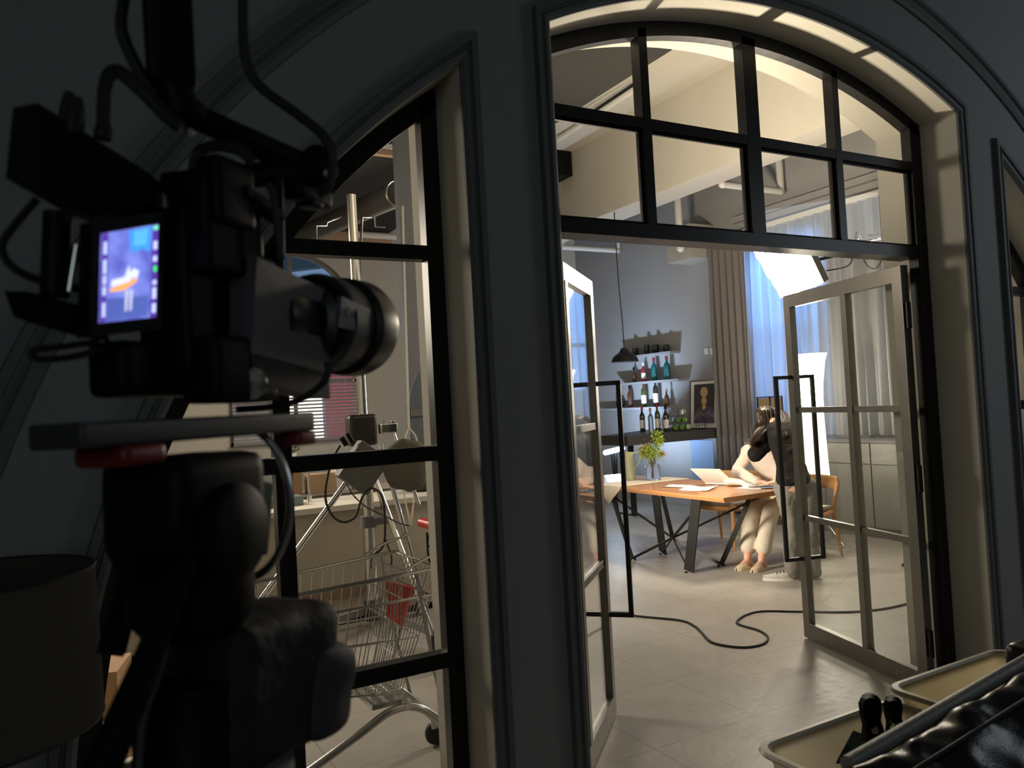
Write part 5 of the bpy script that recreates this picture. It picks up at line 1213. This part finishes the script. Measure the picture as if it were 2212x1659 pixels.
# dovetail plate and tripod
pt = thing('dovetail_plate', 'long grey sliding plate under the camera with red locks', 'plate', G(.08, 0, -.10))
gbox(MB(), (.083, 0, -.090), (.33, .060, .022), .004).build('plate', mat('plate_grey', (.06, .058, .057), .42, .2), pt, True)
gbox(MB(), (-.015, 0, -.110), (.050, .062, .020), .008).build('lock', mat('dark_red_plastic', (.20, .016, .018), .4), pt, True)
gbox(MB(), (.225, -.02, -.109), (.035, .03, .016), .005).build('lock', bpy.data.materials['dark_red_plastic'], pt, True)
tp = thing('tripod', 'black video tripod with a big fluid head carrying the cinema camera', 'tripod', G(.07, 0, -1.735))
hc = G(.065, 0, -.17)
mb = MB(); mb.box(hc+Vector((0, 0, .01)), (.13, .10, .09), RM, .02); mb.lathe([(.040, -.065), (.046, -.06), (.046, .06), (.040, .065)], hc-Vector((0, 0, .02)), LF, 36); mb.lathe([(.045, 0), (.060, .02), (.060, .06), (.05, .07)], hc-Vector((0, 0, .12)), UP, 32)
mb.build('fluid_head', M['black'], tp, True)
rd_ = at(520, 1085, y=.92); mb = MB()
mb.tube([rd_+(Vector((_r.x, _r.y, 0))*math.cos(a)*.055+UP*math.sin(a)*.085) for a in [2*math.pi*k/40 for k in range(26, 52)]], .0045, 8); mb.build('dial_rim', M['zinc'], tp, True)
mb = MB(); q = at(520, 1115, y=.93); mb.box(q, (.10, .012, .085), RM @ Matrix.Rotation(R(12), 3, 'Y'), .01); mb.build('net_pouch', mat('green_net', (.035, .085, .065), .8, var=.8, scale=160), tp, True)
mb = MB(); mb.lathe([(.075, 0), (.085, .03), (.085, .11), (.060, .15), (.055, .24)], hc-Vector((0, 0, .40)), UP, 36); mb.build('bowl', bk_, tp, True)
mb = MB(); mb.lathe([(.087, .06), (.090, .062), (.090, .085), (.087, .087)], hc-Vector((0, 0, .34)), UP, 36); mb.build('bowl_ring', M['greyp'], tp, True)
cb_ = hc-Vector((0, 0, .36))
for k, (fx, fy) in enumerate(((-.62, .75), (1.02, .80), (.30, 1.75))):
    F = Vector((fx, fy, .01)); d = (F-cb_); dh = Vector((d.x, d.y, 0)).normalized(); sd = dh.cross(UP)
    top = cb_+dh*.09; knee = top.lerp(F, .48)
    lg = MB(); 
    for s in (-1, 1): lg.cyl(top+sd*.028*s, knee+sd*.024*s, .014, n=10)
    lg.box(top+Vector((0, 0, .01)), (.085, .075, .10), RM, .02)
    lo = lg.build('leg', bk_, tp, True)
    MB().cyl(knee, F, .013, n=10).build('lower_leg', M['blackmetal'], lo, True); MB().box(knee, (.07, .05, .07), RM, .012).build('leg_lock', M['greyp'], lo, True)
    MB().cyl(F+Vector((0, 0, .03)), F-Vector((0, 0, .009)), .022, n=12).build('foot', M['rubber'], lo, True)
p0, p1 = at(455, 1090, y=.80), at(205, 1700, y=.72)
MB().tube([p0, p0.lerp(p1, .6), p1], [.011, .012, .016], 14).build('pan_handle', bk_, tp, True)
p0, p1 = at(288, 1225, y=1.05), at(240, 1410, y=1.0)
MB().bar(p0, p1, .028, .02, up=(0, 1, 0)).build('spreader_arm', bk_, tp, True)
# shoulder bag hanging on the tripod
bgm = mat('black_nylon', (.012, .012, .013), .7, bump=.5, bscale=25)
cbag = thing('camera_bag', 'dark nylon camera bag hung round the tripod below the head', 'bag', at(560, 1400, y=.86))
o = MB().box(at(540, 1470, y=.88), (.17, .12, .15), RM @ Matrix.Rotation(R(6), 3, 'Y'), .03).build('body', bgm, cbag, True); sub = o.modifiers.new('s', 'SUBSURF'); sub.levels = 3; sub.render_levels = 3; fold(o, .02)
o = MB().box(at(668, 1490, y=.90), (.085, .09, .10), RM @ Matrix.Rotation(R(10), 3, 'Y'), .03).build('pocket', mat('grey_nylon', (.045, .045, .052), .7), cbag, True); sub = o.modifiers.new('s', 'SUBSURF'); sub.levels = 3; sub.render_levels = 3; fold(o, .02)
MB().tube(bez([at(455, 1090, y=.82), at(425, 1140, y=.81), at(405, 1230, y=.80), at(370, 1340, y=.79), at(340, 1460, y=.79), at(310, 1560, y=.8), at(300, 1700, y=.82)], 5), .0035, 6).build('strap', M['greyp'], cbag, True)
# ---------------------------------------------------------------- floor lamp at the left edge
fl_ = thing('floor_lamp', 'unlit floor lamp with a drum shade on dark tripod legs at the left edge', 'lamp', (-.19, 1.80, 0))
MB().lathe([(.232, 1.10), (.225, 1.385), (.222, 1.385), (.229, 1.10)], n=48).build('lamp_shade', mat('drum_shade_fabric', (.085, .073, .058), .9, bump=.3, bscale=400), fl_, True, True)
mb = MB(); 
for zz, rr in ((1.10, .231), (1.385, .2245)): mb.tube([(rr*math.cos(a), rr*math.sin(a), zz) for a in [2*math.pi*k/48 for k in range(48)]], .003, 6, closed=True)
for a in (0, 2.1, 4.2): mb.tube([(.03*math.cos(a), .03*math.sin(a), 1.30), (.222*math.cos(a), .222*math.sin(a), 1.38)], .002, 5)
mb.build('shade_ring', M['blackmetal'], fl_, True, True)
MB().ball((0, 0, 1.24), .04).build('bulb', M['white'], fl_, True, True)
mb = MB(); mb.cyl((0, 0, 1.02), (0, 0, 1.2), .02); mb.lathe([(.05, 1.0), (.055, 1.01), (.055, 1.05), (.04, 1.06)], n=20); mb.build('socket', M['blackmetal'], fl_, True, True)
for a in (-.5, 1.6, 3.7): MB().tube([(.03*math.cos(a), .03*math.sin(a), 1.05), (.30*math.cos(a), .30*math.sin(a), .0)], [.016, .011], 10).build('leg', mat('dark_walnut', (.03, .022, .017), .5) if a == -.5 else bpy.data.materials['dark_walnut'], fl_, True, True)
# cardboard boxes on the dark floor
for lb, q, s, rz in (('plain cardboard box on the studio floor seen between the tripod legs', Vector((.20, 3.35, 0)), (.34, .30, .36), 20), ('taller cardboard box on the studio floor, its top just showing beside the floor lamp', Vector((.02, 4.2, 0)), (.34, .30, .56), -15)):
    cbx = thing('cardboard_box', lb, 'box', (q.x, q.y, 0), R(rz))
    MB().b2((-s[0]/2, -s[1]/2, 0), (s[0]/2, s[1]/2, s[2]), .003).build('body', M['cardboard'], cbx, local=True)
    MB().b2((-.025, -s[1]/2-.001, 0), (.025, s[1]/2+.001, s[2]+.001)).build('tape', M['beige'], cbx, local=True)
    MB().b2((s[0]*.1, -s[1]/2-.0015, .05), (s[0]*.35, -s[1]/2, .12)).build('label', M['paper'], cbx, local=True)
# ---------------------------------------------------------------- plastic tubs, clamps and sofa at lower right
def tub(name, lo, hi, z0, z1, label, inner):
    """open rounded-corner tub; lo/hi are the rim corners"""
    t = thing(name, label, 'tub', ((lo[0]+hi[0])/2, (lo[1]+hi[1])/2, z0))
    def loop(ins, z, r=.05):
        x0, y0, x1, y1 = lo[0]+ins, lo[1]+ins, hi[0]-ins, hi[1]-ins; pts = []
        for cx, cy, a0 in ((x1-r, y1-r, 0), (x0+r, y1-r, 90), (x0+r, y0+r, 180), (x1-r, y0+r, 270)):
            for k in range(9): a = R(a0+k*90/8); pts.append((cx+r*math.cos(a), cy+r*math.sin(a), z))
        return pts
    mb = MB(); mb.grid([loop(.012, z1), loop(.045, z0), loop(.050, z0+.006), loop(.018, z1-.002)], closed=True)
    mb.bm.faces.new([mb.bm.verts.new(p) for p in loop(.05, z0+.006)]); mb.build('body', inner, t, True)
    mb = MB(); mb.grid([loop(.014, z1-.012), loop(0, z1-.012), loop(-.004, z1-.006), loop(0, z1+.002), loop(.012, z1+.003), loop(.018, z1-.004)], closed=True); mb.build('rim', M['beige'], t, True)
    return t
ochre = translucent('ochre_tub', (.93, .85, .66), .8)
tub('plastic_tub', (1.405, 1.15), (1.915, 1.425), .62, .80, 'beige plastic tub holding black clamps, behind the black sofa', translucent('sand_tub', (.93, .88, .76), .8))
tub('plastic_tub', (1.925, 1.17), (2.47, 1.440), .66, .825, 'empty ochre plastic tub with a beige rim beside the door jamb', ochre)
shf = thing('utility_table', 'low table carrying the plastic tubs behind the sofa', 'table', (1.95, 1.28, 0))
MB().b2((1.40, 1.17, .595), (2.50, 1.45, .618), .004).build('tabletop', M['beige'], shf)
for x in (1.43, 2.47):
    for y in (1.19, 1.42): MB().b2((x-.015, y-.015, 0), (x+.015, y+.015, .595)).build('leg', M['greyp'], shf)
tag(MB().b2((1.95, 1.19, .619), (2.45, 1.42, .659), .004).build('tub_lid', M['beige']), 'flat beige lid under the ochre tub', 'lid')
def clampo(loc, rz, tilt, label):
    c = thing('spring_clamp', label, 'clamp', loc, rz)
    for s in (-1, 1):
        mb = MB(); mb.tube(bez([(s*.004, 0, 0), (s*.02, 0, .05), (s*.012, 0, .10), (s*.026, 0, .16), (s*.028, 0, .19)], 5), [.011+.004*(i/20) for i in range(21)], 10)
        mb.build('handle', bk_, c, True, True)
        mb = MB(); mb.box((s*.012, 0, -.035), (.018, .03, .08), Matrix.Rotation(R(-s*10), 3, 'Y'), .005); mb.build('jaw', bk_, c, True, True)
    MB().cyl((0, -.018, .03), (0, .018, .03), .007).build('spring', M['zinc'], c, True, True)
    c.rotation_euler = (R(tilt), 0, rz); return c
def clampp(px, pt_, pb, w, y, label):
    """a big clamp jaw standing up in the tub: broad rounded blade"""
    c = thing('spring_clamp', label, 'clamp', at(px, pb, y=y))
    b, t = at(px, pb, y=y), at(px-6, pt_, y=y); h = t.z-b.z; wx = w
    for s, off in ((0, 0), (1, .03)):
        q = b+Vector((off, off*.6, 0)); mb = MB(); pts = []
        for u, v in ((-1.0, 0), (-.75, .35), (-.95, .62), (-1.0, .85), (-.7, .97), (-.2, 1.0), (.35, .97), (.75, .85), (.8, .6), (.6, .35), (1.0, 0)): pts.append(q+Vector((u*wx, -u*wx*.3, v*h*(1-.06*s))))
        o = mb.prism(pts, (.004, .016, 0)).build('jaw', bk_, c, True); 
    MB().cyl(b+Vector((-.01, -.01, h*.3)), b+Vector((.04, .04, h*.3)), .008).build('spring', M['zinc'], c, True)
    return c
clampp(1890, 1506, 1602, .024, 1.24, 'black spring clamp standing in the beige tub, left one')
clampp(1938, 1512, 1590, .020, 1.27, 'black spring clamp standing in the beige tub, right one with leaves')
mb = MB(); random.seed(9)
sp0 = at(1935, 1575, y=1.22)
leafcluster(mb, sp0, 14, .008, .009); mb.tube([sp0+Vector((0, 0, -.02)), sp0+Vector((-.01, 0, .015))], .0012, 4)
tag(mb.build('leaf_sprig', mat('yellow_green_leaf', (.42, .48, .12), .5)), 'small yellow-green leaf sprig caught on the right clamp', 'leaf')
bq = [at(1805, 1650, z=.73), at(1838, 1588, z=.79), at(1888, 1605, z=.79), at(1880, 1650, z=.73)]
tag(MB().prism(bq, (.004, -.004, .012)).build('notebook', mat('dark_teal_cover', (.02, .06, .065), .5, var=.6, scale=60)), 'dark teal notebook leaning in the beige tub', 'book')
# black leather sofa: back cushion, piping and arm
so = thing('sofa', 'black leather sofa back with piped seam at the lower right corner', 'sofa', (1.9, 1.0, 0))
a0, a1 = at(1843, 1650, z=.93), at(2290, 1395, z=.96)
ax = (a1-a0); ax.z = 0; ax = ax.normalized(); ay = Vector((ax.y, -ax.x, 0)); Ls = (a1-a0).length
rows = []; random.seed(11)
Lr = Ls+.25
for i in range(61):
    t = i/60; c = a0+ax*(Lr*t); c.z = .93+.045*t
    end = min(1, i/4)**.5
    prof_ = [(-.012, -.42), (-.014, -.10), (-.006, -.03), (.012, .000), (.035, .010), (.07, -.002), (.12, -.03), (.17, -.075), (.20, -.15), (.21, -.40)]
    row = []
    for j, (o_, z_) in enumerate(prof_):
        wv = (.006*math.sin(t*37+j*1.9+2*math.sin(t*9))+.004*math.sin(t*83-j*2.3)) if 3 < j < 9 else 0
        row.append(c+ay*(o_*(.4+.6*end))+UP*(z_*(.5+.5*end)+wv*end)+ax*(-.02*(1-end)))
    rows.append(row)
o = MB().grid(rows).build('back_cushion', M['leather'], so, True)
md = o.modifiers.new('s', 'SUBSURF'); md.levels = 2; md.render_levels = 3; o.data.shade_smooth()
t2_ = bpy.data.textures.new('creases', 'CLOUDS'); t2_.noise_scale = .11; t2_.noise_depth = 1; fold(o, .022, t2_)
MB().tube([a0+ax*(Lr*t)+ay*.085+UP*(.045*t-.004) for t in [k/60 for k in range(2, 61)]], .0045, 8).build('piping', M['rubber'], so, True)
MB().tube([a0+ax*(Lr*t)-ay*.012+UP*(.045*t-.006) for t in [k/40 for k in range(0, 41)]], .017, 12).build('top_roll', mat('lit_edge_leather', (.26, .255, .24), .45, bump=.2, bscale=200), so, True)  # light catching the rear edge is put into this paler leather colour
MB().b2((a0.x+.15, a0.y-.75, .08), (a0.x+1.5, a0.y-.22, .44), .05).build('seat', M['leather'], so, True)
for dx_, dy_ in ((.2, -.7), (1.45, -.7), (.2, -.28), (1.45, -.28)): MB().cyl((a0.x+dx_, a0.y+dy_, 0), (a0.x+dx_, a0.y+dy_, .10), .02).build('leg', M['blackmetal'], so)
q = at(2215, 1455, y=1.28); tag(MB().box((q.x+.04, q.y, .80), (.12, .10, .20), None, .03).build('leather_cushion', M['leather'], smooth=True), 'black leather cushion corner standing at the right edge behind the sofa', 'cushion')
